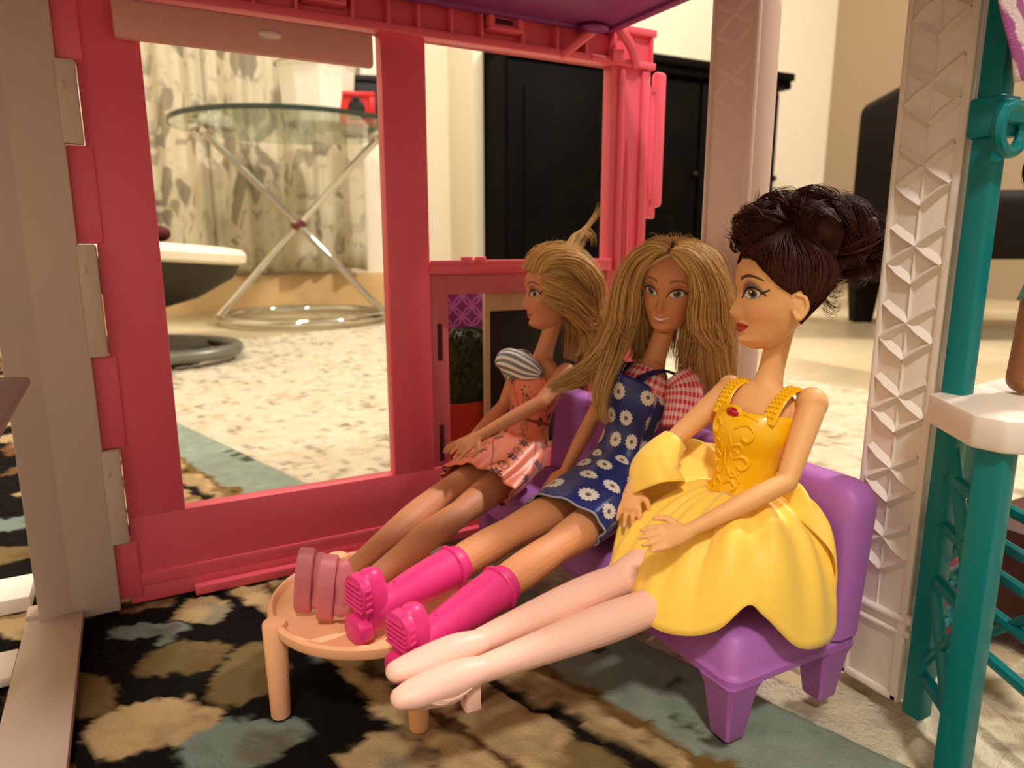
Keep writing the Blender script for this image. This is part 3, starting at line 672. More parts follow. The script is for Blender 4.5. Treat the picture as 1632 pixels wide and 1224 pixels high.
# grey shelf with a dark pot at the far left
sh = thing('mauve_side_table', 'mauve topped small table at the left edge beside the corner post', 'table', (-7.5, 14, 0))
mb = MB(); mb.prism([Q(a, b, 14.0) for a, b in ((-5.15, 8.3), (-9.5, 5.9), (-10.5, 16), (-5.0, 18))], Vector((0, 0, .35)), .12); mesh('tabletop', mb, plastic('mauve_plastic', (142, 112, 116), .5), sh)
mb = MB(); mb.lathe([(.01, 0), (1.6, 0), (1.6, .3), (.5, .8), (.45, 13), (1.2, 14.05), (.01, 14.05)], Q(-9.8, 11.5, 0), 24, cap=False); mesh('pedestal', mb, MATS['mauve_plastic'], sh)
pl_ = thing('dark_toy_bottle', 'dark green toy bottle standing on the mauve topped table', 'bottle', (-7.6, 10.4, 14.35))
mb = MB(); mb.lathe([(.01, 14.36), (.75, 14.36), (.82, 14.5), (.8, 15.3), (.5, 15.8), (.3, 16.0), (.3, 16.4), (.01, 16.4)], Q(-7.65, 10.6, 0), 24, cap=False); mesh('bottle_body', mb, mat('dark_green_plastic', (34, 32, 12), .3), pl_)
# ---------------------------------------------------------------- dolls: shared builders
class Head:
    def __init__(s, O, facing, roll, sc):
        s.Y = Vector(facing).normalized(); up = Vector((0, 0, 1)); Xv = s.Y.cross(up).normalized(); Zv = Xv.cross(s.Y)
        r = R(roll); s.X = Xv * math.cos(r) + Zv * math.sin(r); s.Z = -Xv * math.sin(r) + Zv * math.cos(r)
        s.O = Q(*O); s.sc = sc
    def p(s, x, y, z): return s.O + (s.X * x + s.Y * y + s.Z * z) * s.sc
    def loc(s, v):
        d = (v - s.O) / s.sc; return (d.dot(s.X), d.dot(s.Y), d.dot(s.Z))
HZ = [0, .15, .4, .7, 1.0, 1.4, 1.8, 2.2, 2.6, 3.0, 3.4, 3.8, 4.15, 4.4, 4.5]
HF = [.85, 1.2, 1.4, 1.40, 1.43, 1.45, 1.45, 1.42, 1.52, 1.56, 1.48, 1.22, .82, .35, .02]
HB = [.25, .0, -.35, -.7, -1.0, -1.35, -1.65, -1.85, -1.95, -1.95, -1.85, -1.55, -1.1, -.5, -.02]
HWD = [.32, .6, .84, 1.04, 1.2, 1.38, 1.5, 1.58, 1.62, 1.62, 1.55, 1.32, .95, .42, .02]
def hprof(z):
    return [float(np.interp(z, HZ, a)) for a in (HF, HB, HWD)]
def ga(x, m, sg): return math.exp(-((x - m) / sg) ** 2)
def headpt(a, z, k=1.):
    f, b, wd = hprof(z); k_ = min(1., max(0., (z - .3) / 1.8)); k_ = k_ * k_ * (3 - 2 * k_); yc = (.15 + .1 * k_) * f + (.35 - .05 * k_) * b
    x = wd * math.sin(a); c = math.cos(a); y = yc + (f - yc) * c if c > 0 else yc + (yc - b) * c
    if c > 0:
        y += .47 * float(np.interp(z, [1.2, 1.4, 1.58, 1.9, 2.35, 2.8], [0, .62, 1., .62, .16, 0])) * math.exp(-(x / (.2 if z < 1.75 else .15)) ** 2)
        y += .15 * ga(z, 1.09, .1) * math.exp(-(x / .36) ** 2) + .15 * ga(z, .86, .1) * math.exp(-(x / .3) ** 2) - .05 * ga(z, .98, .035) * math.exp(-(x / .45) ** 2)
        y += .1 * ga(z, .38, .2) * math.exp(-(x / .35) ** 2) - .05 * ga(z, .66, .1) * math.exp(-(x / .3) ** 2)
        y -= .12 * ga(z, 2.3, .28) * (ga(abs(x), .68, .32)); y += .06 * ga(z, 1.5, .35) * ga(abs(x), .85, .4)
    return x * k, y * k, z
def add_head(mb, H, ears=True):
    zs = list(np.linspace(0, .4, 7)) + list(np.linspace(.45, 2.9, 46)) + list(np.linspace(3., 4.3, 16)) + [4.38, 4.44, 4.48]
    ring = []
    for z in zs:
        ring.append([H.p(*headpt(2 * math.pi * k / 72, z)) for k in range(72)])
    mb.loft(ring)
    if ears:
        for sg in (-1, 1):
            Mx = Matrix((H.X, H.Y, H.Z)).transposed() @ Matrix.Rotation(R(12 * sg), 3, 'Z')
            mb.ell(H.p(1.57 * sg, -.35, 1.85), (.12 * H.sc, .28 * H.sc, .46 * H.sc), Mx); mb.tube([H.p(1.62 * sg, -.12, 1.6), H.p(1.7 * sg, -.3, 1.35), H.p(1.76 * sg, -.58, 1.75), H.p(1.74 * sg, -.5, 2.2), H.p(1.64 * sg, -.2, 2.3)], [.07 * H.sc, .1 * H.sc, .1 * H.sc, .09 * H.sc, .06 * H.sc], seg=8, sub=4)
def add_hand(mb, wr, d, n, sc=1., curl=.35, spread=.5, flip=1):
    """wr wrist, d direction of the fingers, n the way the back of the hand looks; thumb on the flip side"""
    d = Vector(d).normalized(); n = Vector(n); n = (n - d * n.dot(d)).normalized(); x = d.cross(n) * flip; wr = Vector(wr)
    mb.tube([wr - d * .15 * sc, wr + d * .3 * sc, wr + d * .85 * sc], [.26 * sc, .4 * sc, .46 * sc], lat=x, rb=[.24 * sc, .2 * sc, .17 * sc], sub=3)
    for i, ln in enumerate((.78, .92, .88, .66)):
        o = (i - 1.5) * .235 * sc; sp = (i - 1.5) * spread * .2
        b = wr + d * .78 * sc + x * -o; dd = (d + x * -sp).normalized()
        m1 = b + (dd - n * curl * .5).normalized() * ln * .5 * sc; e = m1 + (dd - n * curl * 1.6).normalized() * ln * .5 * sc
        mb.tube([b, m1, e], [.125 * sc, .115 * sc, .075 * sc], seg=8, sub=3)
    b = wr + d * .25 * sc + x * .3 * sc; m1 = b + (d * .55 + x * .7 - n * .25).normalized() * .42 * sc; e = m1 + (d * .95 + x * .25 - n * .3).normalized() * .42 * sc
    mb.tube([b, m1, e], [.15 * sc, .135 * sc, .085 * sc], seg=8, sub=3)
def body_mesh(name, mb, H, m, parent, legs=None, voxel=.052):
    me = bpy.data.meshes.new('tmp'); me.from_pydata([tuple(v) for v in mb.v], [], mb.f)
    o = bpy.data.objects.new('tmp', me); COL.objects.link(o)
    md = o.modifiers.new('r', 'REMESH'); md.mode = 'VOXEL'; md.voxel_size = voxel
    sm_ = o.modifiers.new('s', 'SMOOTH'); sm_.factor = .5; sm_.iterations = 3
    dg = bpy.context.evaluated_depsgraph_get(); out = bpy.data.meshes.new_from_object(o.evaluated_get(dg))
    bpy.data.objects.remove(o); bpy.data.meshes.remove(me); out.name = name
    n = len(out.vertices); co = np.empty(n * 3, dtype=np.float32); out.vertices.foreach_get('co', co); co = co.reshape(-1, 3)
    A = np.stack([np.array(H.X), np.array(H.Y), np.array(H.Z)], 1); fc = (co - np.array(H.O)) @ A / H.sc
    at = out.attributes.new('fc', 'FLOAT_VECTOR', 'POINT'); at.data.foreach_set('vector', fc.astype(np.float32).ravel())
    at = out.attributes.new('leg', 'FLOAT', 'POINT'); at.data.foreach_set('value', (legs(co) if legs else np.zeros(n)).astype(np.float32))
    b, sc = ROOTS[parent.name]; co = (co - np.array(b)) * sc; out.vertices.foreach_set('co', co.astype(np.float32).ravel())
    out.polygons.foreach_set('use_smooth', [True] * len(out.polygons)); out.update()
    return mesh(name, out, m, parent)
def skin_mat(name, skin, legc, lip, shadow, brow, iris, smile=False, lash=(24, 14, 14), full=1.):
    def fn(g):
        x, y, z = g.sep(g.attr('fc')[0]); lg = g.attr('leg')[1]
        face = y.gt(.25, .05).min(z.gt(.1, .05)).min(z.lt(4.2, .05)).min(x.abs().lt(1.65, .02))
        c = g.mix(lg, skin, legc)
        ax = x.abs()
        bl = ((ax - .95).sq() / .2 + (z - 1.45).sq() / .14); c = g.mix(bl.lt(1., .9) * .22 * face, c, (214, 96, 84))
        dx = ax - .72; tz = z - 2.32 - dx * .14
        k = 1 - dx.sq() / .19
        up = k * .29 - tz; lo = tz + k * .17
        sh = (g.step(tz, .02, .1).min(1 - g.step(tz - k * .42, .0, .3))).min(g.step(k, -.3, .3)); c = g.mix(sh * .75 * face, c, shadow)
        wh = up.gt(0, .015).min(lo.gt(0, .015)); c = g.mix(wh * face, c, (232, 226, 220))
        r = (dx.sq() + (tz - .05).sq()).sqrt(); c = g.mix(r.lt(.2, .012).min(wh) * face, c, iris)
        c = g.mix(r.lt(.115, .012).min(wh) * face, c, (14, 10, 10))
        hl = ((x - .72 * 1. + .0).abs() * 0 + (dx + .06).sq() + (tz - .12).sq()).sqrt(); c = g.mix(hl.lt(.045, .01).min(wh) * face, c, (255, 255, 255))
        lid = (tz - k.max(-.25) * .29).abs().lt(.05, .015).min(g.step(k, -.42, -.3)); 
        wing = ((tz - .02 - (dx - .4) * .42).abs().lt(.035, .012)).min(dx.gt(.33, .02)).min(dx.lt(.62, .02))
        low = (tz + k * .17).abs().lt(.018, .012).min(k.gt(0., .05)) * .7
        c = g.mix(lid.max(wing).max(low) * face, c, lash)
        bw = (z - 2.98 - .1 * (1 - (dx + .0).sq() / .12) - dx * .02).abs(); wid = .06 - dx * .05
        br = (bw - wid).lt(0., .02).min(dx.gt(-.4, .03)).min(dx.lt(.5, .03)); c = g.mix(br * face, c, brow)
        q = x / (.5 * full); kk = 1 - q.sq(); zl = z - .975 - q.sq() * (.13 if smile else .06)
        u2 = kk * (.17 * full) - (g.m('EXPONENT', x.sq() * -60) * .05) - zl; l2 = zl + kk * (.2 * full)
        mouth = u2.gt(0, .015).min(l2.gt(0, .015)).min(kk.gt(0, .05)); c = g.mix(mouth * face, c, lip)
        if smile:
            te = zl.lt(.03, .012).min((zl + kk * .10).gt(0, .012)).min(kk.gt(.15, .05)); c = g.mix(te * face, c, (235, 220, 210))
        else:
            c = g.mix(zl.abs().lt(.013, .01).min(mouth) * face, c, (112, 24, 26))
        return {'Base Color': c, 'Roughness': g.m('SUBTRACT', .54, mouth * .2)}
    return mat(name, skin, .4, sss=.14, sssr=.0035, fn=fn)
def sweep(pts, ra, rb, lat, seg=40, sub=6, wave=None):
    """open sleeve of elliptical sections along pts; returns rings and their (u, v) in cm"""
    P = catmull(pts, sub); A_ = resample(ra, sub); B_ = resample(rb, sub); rings = []; uv = []; v = 0.
    for i, p in enumerate(P):
        T = (P[min(i + 1, len(P) - 1)] - P[max(i - 1, 0)]).normalized(); x = Vector(lat); x = (x - T * x.dot(T)).normalized(); y = T.cross(x)
        if i: v += (p - P[i - 1]).length
        rg = []
        for k in range(seg):
            a = 2 * math.pi * k / seg; f = 1 + (wave(i / (len(P) - 1), a) if wave else 0)
            rg.append(p + x * A_[i] * f * math.cos(a) + y * B_[i] * f * math.sin(a)); uv.append(((a / (2 * math.pi) - .5) * 2 * math.pi * 1.75, v, 0))
        rings.append(rg)
    return rings, uv
def cloth(name, rings, uv, m, parent, th=.045, cap=False, **k):
    mb = MB(); mb.loft(rings, cap=cap); o = mesh(name, mb, m, parent, sharp=60, **k)
    at = o.data.attributes.new('cuv', 'FLOAT_VECTOR', 'POINT'); at.data.foreach_set('vector', np.array(uv, dtype=np.float32).ravel())
    solid(o, th * .01, 1); return o
def hair_mat(name, c1, c2, rough=.42):
    def fn(g):
        t = g.attr('tone')[1]; return {'Base Color': g.mix(t, c1, c2)}
    return mat(name, c1, rough, spec=.22, fn=fn)
def strands(name, guides, m, parent, n, rad=.032, seed=1, shell=None, wide=1.0):
    """guides: list of (points, spread per point, weight); strands wander inside the lock"""
    rr = random.Random(seed); vs = []; fs = []; tone = []
    wts = [g[2] for g in guides]
    pre = [(catmull(g[0], 3), resample([x * wide for x in g[1]], 3)) for g in guides]
    for _ in range(n):
        P, S = rr.choices(pre, wts)[0]
        while True:
            ox, oy = rr.uniform(-1, 1), rr.uniform(-1, 1)
            if ox * ox + oy * oy < 1: break
        ph, am = rr.uniform(0, 6.28), rr.uniform(0, .22); x = None; tn = rr.random(); e = rr.uniform(.74, 1.)
        o0 = len(vs); N = max(3, int(len(P) * e)); rg = rad * rr.uniform(.7, 1.3)
        for i in range(N):
            T = (P[min(i + 1, len(P) - 1)] - P[max(i - 1, 0)]).normalized()
            if x is None: x = T.orthogonal().normalized()
            x = (x - T * x.dot(T)).normalized(); y = T.cross(x); f = i / (N - 1)
            c = P[i] + (x * (ox + am * math.sin(ph + f * 7)) + y * (oy + am * math.cos(ph + f * 6))) * S[i]
            r = rg * (1 - .75 * f ** 3)
            for k in range(3):
                b = 2.094 * k; vs.append(c + x * (r * math.cos(b)) + y * (r * math.sin(b))); tone.append(tn)
        for i in range(N - 1):
            for k in range(3):
                a = o0 + i * 3; fs.append((a + k, a + (k + 1) % 3, a + 3 + (k + 1) % 3, a + 3 + k))
    mb = MB(); mb.add(vs, fs)
    if shell:
        n0 = len(mb.v); shell(mb); tone += [.35] * (len(mb.v) - n0)
    o = mesh(name, mb, m, parent, sharp=0)
    at = o.data.attributes.new('tone', 'FLOAT', 'POINT'); at.data.foreach_set('value', np.array(tone, dtype=np.float32))
    return o
def scalp(mb, H, hairline, k=1.03, back=1.2):
    """cap over the skull down to hairline(angle) height"""
    rings = []; na = 56
    for j in range(15):
        rg = []
        for i in range(na):
            a = 2 * math.pi * i / na; z0 = hairline(a); z = z0 + (4.5 - z0) * math.sin(j / 14 * math.pi / 2)
            f, b, wd = hprof(z); kk = k if j else 1.0
            yc = (.25 * f + .3 * b); c = math.cos(a); x = wd * math.sin(a) * kk; y = (yc + (f - yc) * c * kk) if c > 0 else (yc + (yc - b) * c * kk)
            rg.append(H.p(x, y, z + (.08 if j else 0) * (z / 4.5)))
        rings.append(rg)
    mb.loft(rings)
def torso(mb, chest, waist, hips, neckb, latv, sc=1., bust=1.):
    ch, wa, hi, nb = [Q(*p) for p in (chest, waist, hips, neckb)]
    up = (nb - wa).normalized(); latv = Vector(latv).normalized(); fr = latv.cross(up) ; 
    dn = (hi - wa).normalized()
    mb.tube([hi + dn * .5, hi, hi * .5 + wa * .5, wa, wa * .5 + ch * .5, ch, ch * .35 + nb * .65, nb], [1.5 * sc, 1.78 * sc, 1.55 * sc, 1.18 * sc, 1.38 * sc, 1.6 * sc, 1.45 * sc, .6 * sc], lat=latv,
            rb=[1.0 * sc, 1.2 * sc, 1.1 * sc, .92 * sc, 1.0 * sc, .98 * sc, .72 * sc, .55 * sc], seg=28, sub=5)
    return up, fr
def arm(mb, sh, el, wr, sc=1.):
    sh, el, wr = [Q(*p) for p in (sh, el, wr)]
    mb.tube([sh, sh * .6 + el * .4, el], [.6 * sc, .54 * sc, .43 * sc], seg=16, sub=6); mb.tube([el, el * .6 + wr * .4, wr], [.43 * sc, .42 * sc, .27 * sc], seg=16, sub=6)
def leg(mb, hip, kn, an, sc=1.):
    hip, kn, an = [Q(*p) for p in (hip, kn, an)]
    mb.tube([hip, hip * .5 + kn * .5, kn], [1.08 * sc, .98 * sc, .74 * sc], seg=20, sub=6); mb.tube([kn, kn * .66 + an * .34, an], [.74 * sc, .78 * sc, .44 * sc], seg=20, sub=6)
# ---------------------------------------------------------------- doll in the yellow dress
dy = thing('doll', 'doll in yellow dress with dark brown bun seated at the near end of the sofa', 'doll', (21.6, 19.6, 5.5), group=None)
HY = Head((23.25, 19.6, 14.95), (-.90, .42, -.04), 0, 1.05)
M_SKY = skin_mat('tan_vinyl_skin', (236, 176, 114), (248, 198, 178), (190, 66, 52), (58, 44, 92), (72, 42, 36), (110, 78, 48), full=1.2)
mb = MB(); add_head(mb, HY)
LATY = Q(.25, 1.0, -.02)     # towards her left arm
torso(mb, (22.65, 19.6, 11.6), (21.9, 19.6, 8.9), (21.7, 19.6, 6.65), (23.35, 19.5, 13.35), LATY)
mb.tube([Q(23.2, 19.5, 12.9), Q(23.45, 19.5, 14.0), HY.p(0, -.4, .9)], [.72, .55, .56], seg=20)
for sg, tt in ((-1, 18.95), (1, 20.35)): mb.ell(Q(21.85, tt, 11.35), (.68, .64, .68))
arm(mb, (23.75, 21.55, 12.75), (21.6, 22.3, 9.85), (16.9, 21.6, 8.35)); mb.ell(Q(23.75, 21.5, 12.75), (.68, .66, .72))
arm(mb, (22.95, 17.6, 12.75), (20.0, 16.9, 10.3), (17.9, 17.0, 8.6)); mb.ell(Q(22.95, 17.6, 12.75), (.62, .6, .66))
add_hand(mb, Q(16.9, 21.6, 8.35), Q(13.9, 20.9, 8.1) - Q(16.9, 21.6, 8.35), Vector((-.1, -.75, .6)), 1.12, curl=.12, spread=.15, flip=1)
add_hand(mb, Q(17.9, 17.0, 8.6), Vector((-.32, -.22, -1)), Vector((-.8, -.45, .35)), 1.12, curl=.15, spread=.8, flip=-1)
leg(mb, (21.2, 20.6, 6.6), (16.2, 20.7, 4.95), (7.7, 20.95, 4.67), .98); leg(mb, (21.2, 18.6, 6.6), (15.8, 18.9, 5.35), (8.1, 19.85, 4.98), .98)
bodyY = body_mesh('body', mb, HY, M_SKY, dy, lambda co: 1 - np.clip((co[:, 2] - 6.9) / .3, 0, 1) if True else None)
# moulded shoes: arched pale pink slippers with a block heel
M_SHOE = plastic('pale_pink_plastic', (248, 198, 180), .4, sss=.15)
for a, to, he in (((7.95, 20.95, 4.7), (5.25, 21.05, 4.65), 1), ((8.45, 19.85, 5.0), (5.45, 20.0, 4.95), 0)):
    mb = MB(); A_, T_ = Q(*a), Q(*to); d = (T_ - A_).normalized()
    mb.tube([A_ - d * .3, A_ + d * .6, A_ + d * 1.5, A_ + d * 2.3, T_], [.46, .58, .6, .58, .45], lat=(0, 1, 0), rb=[.48, .62, .58, .46, .36], seg=20, sub=5)
    mb.tube([A_ + d * .3 + Vector((0, 0, -.35)), A_ + d * .9 + Vector((0, 0, -.62)), A_ + d * 2.0 + Vector((0, 0, -.4))], [.3, .34, .4], lat=(0, 1, 0), rb=[.2, .2, .16], seg=12)
    shoe = mesh('slipper', mb, M_SHOE, dy, sharp=0)
    mb = MB(); c = A_ + d * .12 + Vector((0, 0, -.95)); mb.box(c - Vector((.3, .27, .42)), c + Vector((.3, .27, .5)), .08); mesh('heel', mb, M_SHOE, shoe)
    mb = MB()
    for k in range(3): mb.tube([A_ + d * (.35 + k * .18) + Vector((0, -.5, -.2 - k * .1)), A_ + d * (1.0 + k * .25) + Vector((0, -.54, -.34)), A_ + d * (1.7 + k * .15) + Vector((0, -.53, -.14 + k * .05))], .05, seg=8)
    mesh('strap', mb, M_SHOE, shoe)
# bodice: glossy moulded shell with embossed scrolls, gem and straps
M_GOLD = plastic('glossy_yellow_plastic', (250, 190, 16), .24, sss=.05)
lat = LATY
def bod_pts(): return [Q(21.72, 19.6, 8.2), Q(21.9, 19.6, 9.0), Q(22.2, 19.6, 10.2), Q(22.38, 19.62, 11.2), Q(22.62, 19.62, 12.1)]
rings, uv = sweep(bod_pts(), [1.42, 1.26, 1.42, 1.72, 1.66], [1.06, 1.0, 1.2, 1.5, 1.2], lat, seg=48, wave=lambda f, a: 0)
top = rings[-1]
for i, p in enumerate(top):     # sweetheart neckline, lower at the back
    a = 2 * math.pi * i / len(top); top[i] = p + Vector((0, 0, .12 * math.cos(2 * a)))
bod = cloth('bodice', rings, uv, M_GOLD, dy, .06)
def on_bod(f, a, lift=.05):     # point on the bodice: f from waist 0 to neckline 1, a angle round it
    x = f * (len(rings) - 1); i = min(int(x), len(rings) - 2); n = len(rings[0]); k = (a / (2 * math.pi)) % 1 * n; j = int(k) % n
    p = rings[i][j].lerp(rings[i + 1][j], x - i).lerp(rings[i][(j + 1) % n].lerp(rings[i + 1][(j + 1) % n], x - i), k - int(k))
    c = sum(rings[i], Vector()) / n; return p + (p - c).normalized() * lift
# which angle looks forward (towards -s)?
FR = min(range(48), key=lambda k: rings[12][k].x) / 48 * 2 * math.pi
sgl = 1 if on_bod(.5, FR + .3).y < on_bod(.5, FR).y else -1      # towards the viewer (+t)
mb = MB()
def emb(pts, r=.07): mb.tube([on_bod(f, FR + sgl * a, .07) for f, a in pts], [r * .7] + [r] * (len(pts) - 2) + [r * .6] if len(pts) > 2 else r, seg=8, sub=5)
for sg in (1, -.72):
    emb([(.78, .25 * sg), (.84, .5 * sg), (.78, .72 * sg), (.70, .66 * sg), (.70, .5 * sg), (.75, .46 * sg)], .085)
    emb([(.72, .12 * sg), (.62, .2 * sg), (.52, .14 * sg), (.44, .24 * sg)], .06); emb([(.60, .2 * sg), (.64, .42 * sg), (.58, .55 * sg)], .06)
    emb([(.46, .3 * sg), (.50, .55 * sg), (.44, .75 * sg), (.38, .6 * sg), (.40, .4 * sg)], .085); emb([(.36, .12 * sg), (.3, .3 * sg), (.34, .52 * sg)], .07)
    emb([(.22, .1 * sg), (.26, .3 * sg), (.2, .5 * sg), (.14, .4 * sg)], .08); emb([(.1, .04 * sg), (.02, .3 * sg), (.04, .62 * sg), (.1, .9 * sg)], .09); emb([(.92, .12 * sg), (.94, .4 * sg), (.9, .7 * sg)], .06)
emb([(.88, 0), (.6, .02), (.3, 0), (.05, 0)], .05); emb([(.3, .1), (.34, .34), (.26, .6)], .06); emb([(.56, .3), (.53, .42), (.5, .3)], .05)
mesh('embossed_scrolls', mb, M_GOLD, bod, sharp=0)
mb = MB(); g0 = on_bod(.93, FR + sgl * .02, .08); mb.ell(g0, (.14, .36, .25)); mesh('red_gem', mb, mat('red_gem', (178, 12, 24), .15, coat=.6), bod)
mb = MB(); mb.ell(g0 + Vector((.06, 0, 0)), (.12, .5, .36)); mesh('gem_setting', mb, M_GOLD, bod)
for tt, sx in ((1.28, 1), (-1.18, -1)):
    mb = MB(); p0 = Q(21.55 + (.25 if sx > 0 else -.05), 19.6 + tt * 1.0, 12.0); p1 = Q(22.2 + (.25 if sx > 0 else -.05), 19.6 + tt * 1.06, 12.95); p2 = Q(23.1 + (.3 if sx > 0 else -.1), 19.6 + tt * 1.0, 13.28); p3 = Q(24.0 + (.25 if sx > 0 else 0), 19.6 + tt, 12.6)
    mb.tube([p0, p1, p2, p3], [.42, .36, .36, .36], lat=(0, 1, 0), rb=[.07, .09, .09, .08], seg=14, sub=6); st = mesh('shoulder_strap', mb, M_GOLD, bod)
    mb = MB()
    P = catmull([p0, p1, p2, p3], 5)
    for i in range(1, len(P) - 1): 
        for dy_ in (-.2, 0, .2): mb.ell(P[i] + Vector((-.03, dy_, .08)), (.1, .08, .07), u=8, v=6)
    mesh('beading', mb, M_GOLD, st, sharp=0)
# skirt: gathered at the waist, scalloped hem spread over seat and thighs
M_SATIN = mat('yellow_satin', (255, 210, 84), .5, spec=.4, sheen=.25, fn=lambda g: {'Normal': g.bump(g.noise(g.obj(), 500, 3), .12, .0006)})
hem = [(-98, (17.9, 16.2, 7.0)), (-75, (16.7, 17.0, 5.3)), (-50, (15.9, 17.8, 5.0)), (-25, (15.9, 19.0, 4.7)), (-5, (15.75, 20.2, 5.25)), (12, (15.5, 21.4, 4.6)), (28, (16.1, 22.6, 4.65)), (44, (17.0, 23.5, 5.1)), (56, (17.95, 24.0, 6.15)), (64, (18.6, 24.25, 5.6)), (80, (19.9, 24.75, 4.25)), (98, (21.3, 24.85, 3.85)), (112, (22.35, 24.6, 4.1)), (122, (22.6, 24.3, 5.4)), (132, (22.5, 24.1, 7.2)), (150, (22.2, 22.4, 8.2)), (185, (22.3, 19.6, 8.6)), (222, (22.2, 16.6, 9.6)), (240, (21.4, 15.9, 9.9)), (252, (20.2, 16.0, 8.6)), (262, (17.9, 16.2, 7.0))]
ha = [h[0] for h in hem]; hp = [h[1] for h in hem]
def hem_at(a):
    i = max(j for j in range(len(ha)) if ha[j] <= a) if a < ha[-1] else len(ha) - 2; f = (a - ha[i]) / (ha[i + 1] - ha[i])
    P_ = [Vector(hp[max(i - 1, 0)]), Vector(hp[i]), Vector(hp[i + 1]), Vector(hp[min(i + 2, len(hp) - 1)])]
    b, c = P_[1], P_[2]; t = f
    return .5 * ((2 * b) + (c - P_[0]) * t + (2 * P_[0] - 5 * b + 4 * c - P_[3]) * t * t + (3 * b - P_[0] - 3 * c + P_[3]) * t ** 3)
rings = []; uv = []; nA = 180; nR = 26
for j in range(nR + 1):
    r = j / nR; rg = []
    for i in range(nA):
        deg = -98 + 360 * i / nA; a = R(deg); h = hem_at(deg)
        w_ = Vector((21.75 - 1.3 * math.cos(a), 19.6 + 1.42 * math.sin(a), 8.75 + .1 * math.sin(5 * a)))
        rad = Vector((-math.cos(a), math.sin(a), 0))
        p = w_.lerp(h, r)
        fwd = max(0, math.cos(a - R(30)))
        bulge = (math.sin(math.pi * min(1, r * 1.02)) ** .8) * (.75 + .35 * max(0, math.sin(a)) + .25 * fwd)
        if 30 < deg < 128: bulge *= 1.15
        p = p + Vector((0, 0, 1)) * bulge * .85 + rad * bulge * .5
        pl = (1 - r) ** .7 * r ** .35 * .3 * math.sin(17 * a + 2 * math.sin(3 * a)) + .16 * r * math.sin(7 * a + 1.0) * (1 - r * .6)
        p = p + (rad * .6 + Vector((0, 0, 1)) * .6) * pl
        if 30 < deg < 90: p = p - (rad * .5 + Vector((0, 0, .6))) * (.75 * math.exp(-((deg - 57) / 8) ** 2) * math.sin(math.pi * min(1, r * .93)))
        rg.append(Q(*p)); uv.append((i * .2, r * 6, 0))
    rings.append(rg)
sk = cloth('skirt', rings, uv, M_SATIN, dy, .05)
mb = MB()
P = [Q(21.75 - 1.32 * math.cos(R(a)), 19.6 + 1.44 * math.sin(R(a)), 8.62 + .1 * math.sin(R(a * 5))) for a in range(0, 360, 12)]
mb.ring(P, .11); mesh('waistband', mb, M_GOLD, sk)
# overskirt flap puffed round the right forearm
fl_ = [Q(20.3, 16.9, 10.4), Q(19.5, 16.95, 9.8), Q(18.9, 17.2, 9.2), Q(18.75, 17.7, 8.5)]
rings, uv = sweep(fl_, [.62, .9, 1.12, 1.3], [.6, .8, .95, 1.0], Q(.1, 1, .1), seg=44, wave=lambda f, a: .06 * math.sin(5 * a + 4 * f) * f)
cloth('overskirt_flap', rings, uv, M_SATIN, sk, .04)
# hair: smooth cap and a large fluffy bun
M_HB = hair_mat('dark_brown_hair', (44, 19, 13), (88, 42, 27), .6)
hy = thing_part = None
def hl_y(a):     # hairline height round the head (0 = forehead)
    d = abs((math.degrees(a) + 180) % 360 - 180)
    return float(np.interp(d, [0, 14, 32, 50, 68, 84, 96, 125, 180], [3.72, 3.74, 3.62, 3.2, 2.62, 2.3, 2.5, 1.0, .75]))
guides = []
for i in range(110):
    a = -math.pi + 2 * math.pi * (i + random.random()) / 110; z0 = hl_y(a) + .05; pts = []
    for f in (0, .35, .7, 1.):
        z = z0 + (4.35 - z0) * f ** .8; f_, b_, wd = hprof(z); yc = .25 * f_ + .3 * b_; k = 1.07
        x = wd * math.sin(a) * k * (1 - .1 * f); c = math.cos(a); y = yc + ((f_ - yc) if c > 0 else (yc - b_)) * c * k
        pts.append(HY.p(x, y - .3 * f, z + .1))
    pts.append(HY.p(0, -.75, 4.9)); guides.append((pts, [.04, .16, .2, .2, .2], 1))
hairY = strands('hair', guides, M_HB, dy, 3000, .022, 3, shell=lambda mb: scalp(mb, HY, hl_y, 1.045), wide=1.3)
BC = Q(25.1, 19.2, 19.65); lumps = [((0, 0, 0), 1.75), ((-2.3, .2, .35), 1.35), ((-1.2, -.3, 1.0), 1.25), ((.6, -.3, 1.05), 1.35), ((1.9, .2, .7), 1.35), ((2.9, .1, -.1), 1.35), ((3.1, -.2, -1.0), 1.1), ((1.4, -.4, -.9), 1.5), ((-1.0, -.5, -.8), 1.5), ((.4, 1.0, .2), 1.5), ((2.2, .8, .1), 1.4)]
IMR = Vector((.86, -.5, 0)).normalized()     # direction of the bun's long side
IMD = Vector((0, 0, 1)).cross(IMR)
def bunp(o): return BC + IMR * o[0] * .84 + IMD * -o[1] + Vector((0, 0, o[2]))
rr = random.Random(11); guides = []
def bun_shell(mb):
    for o, r in lumps:
        bm = bmesh.new(); bmesh.ops.create_icosphere(bm, subdivisions=3, radius=1)
        for v in bm.verts:
            n_ = noise.noise(v.co * 2.2 + Vector(o)) * .28 + noise.noise(v.co * 6 + Vector(o)) * .14; v.co = bunp(o) + v.co * r * (.74 + n_ * .6)
        mb.addbm(bm)
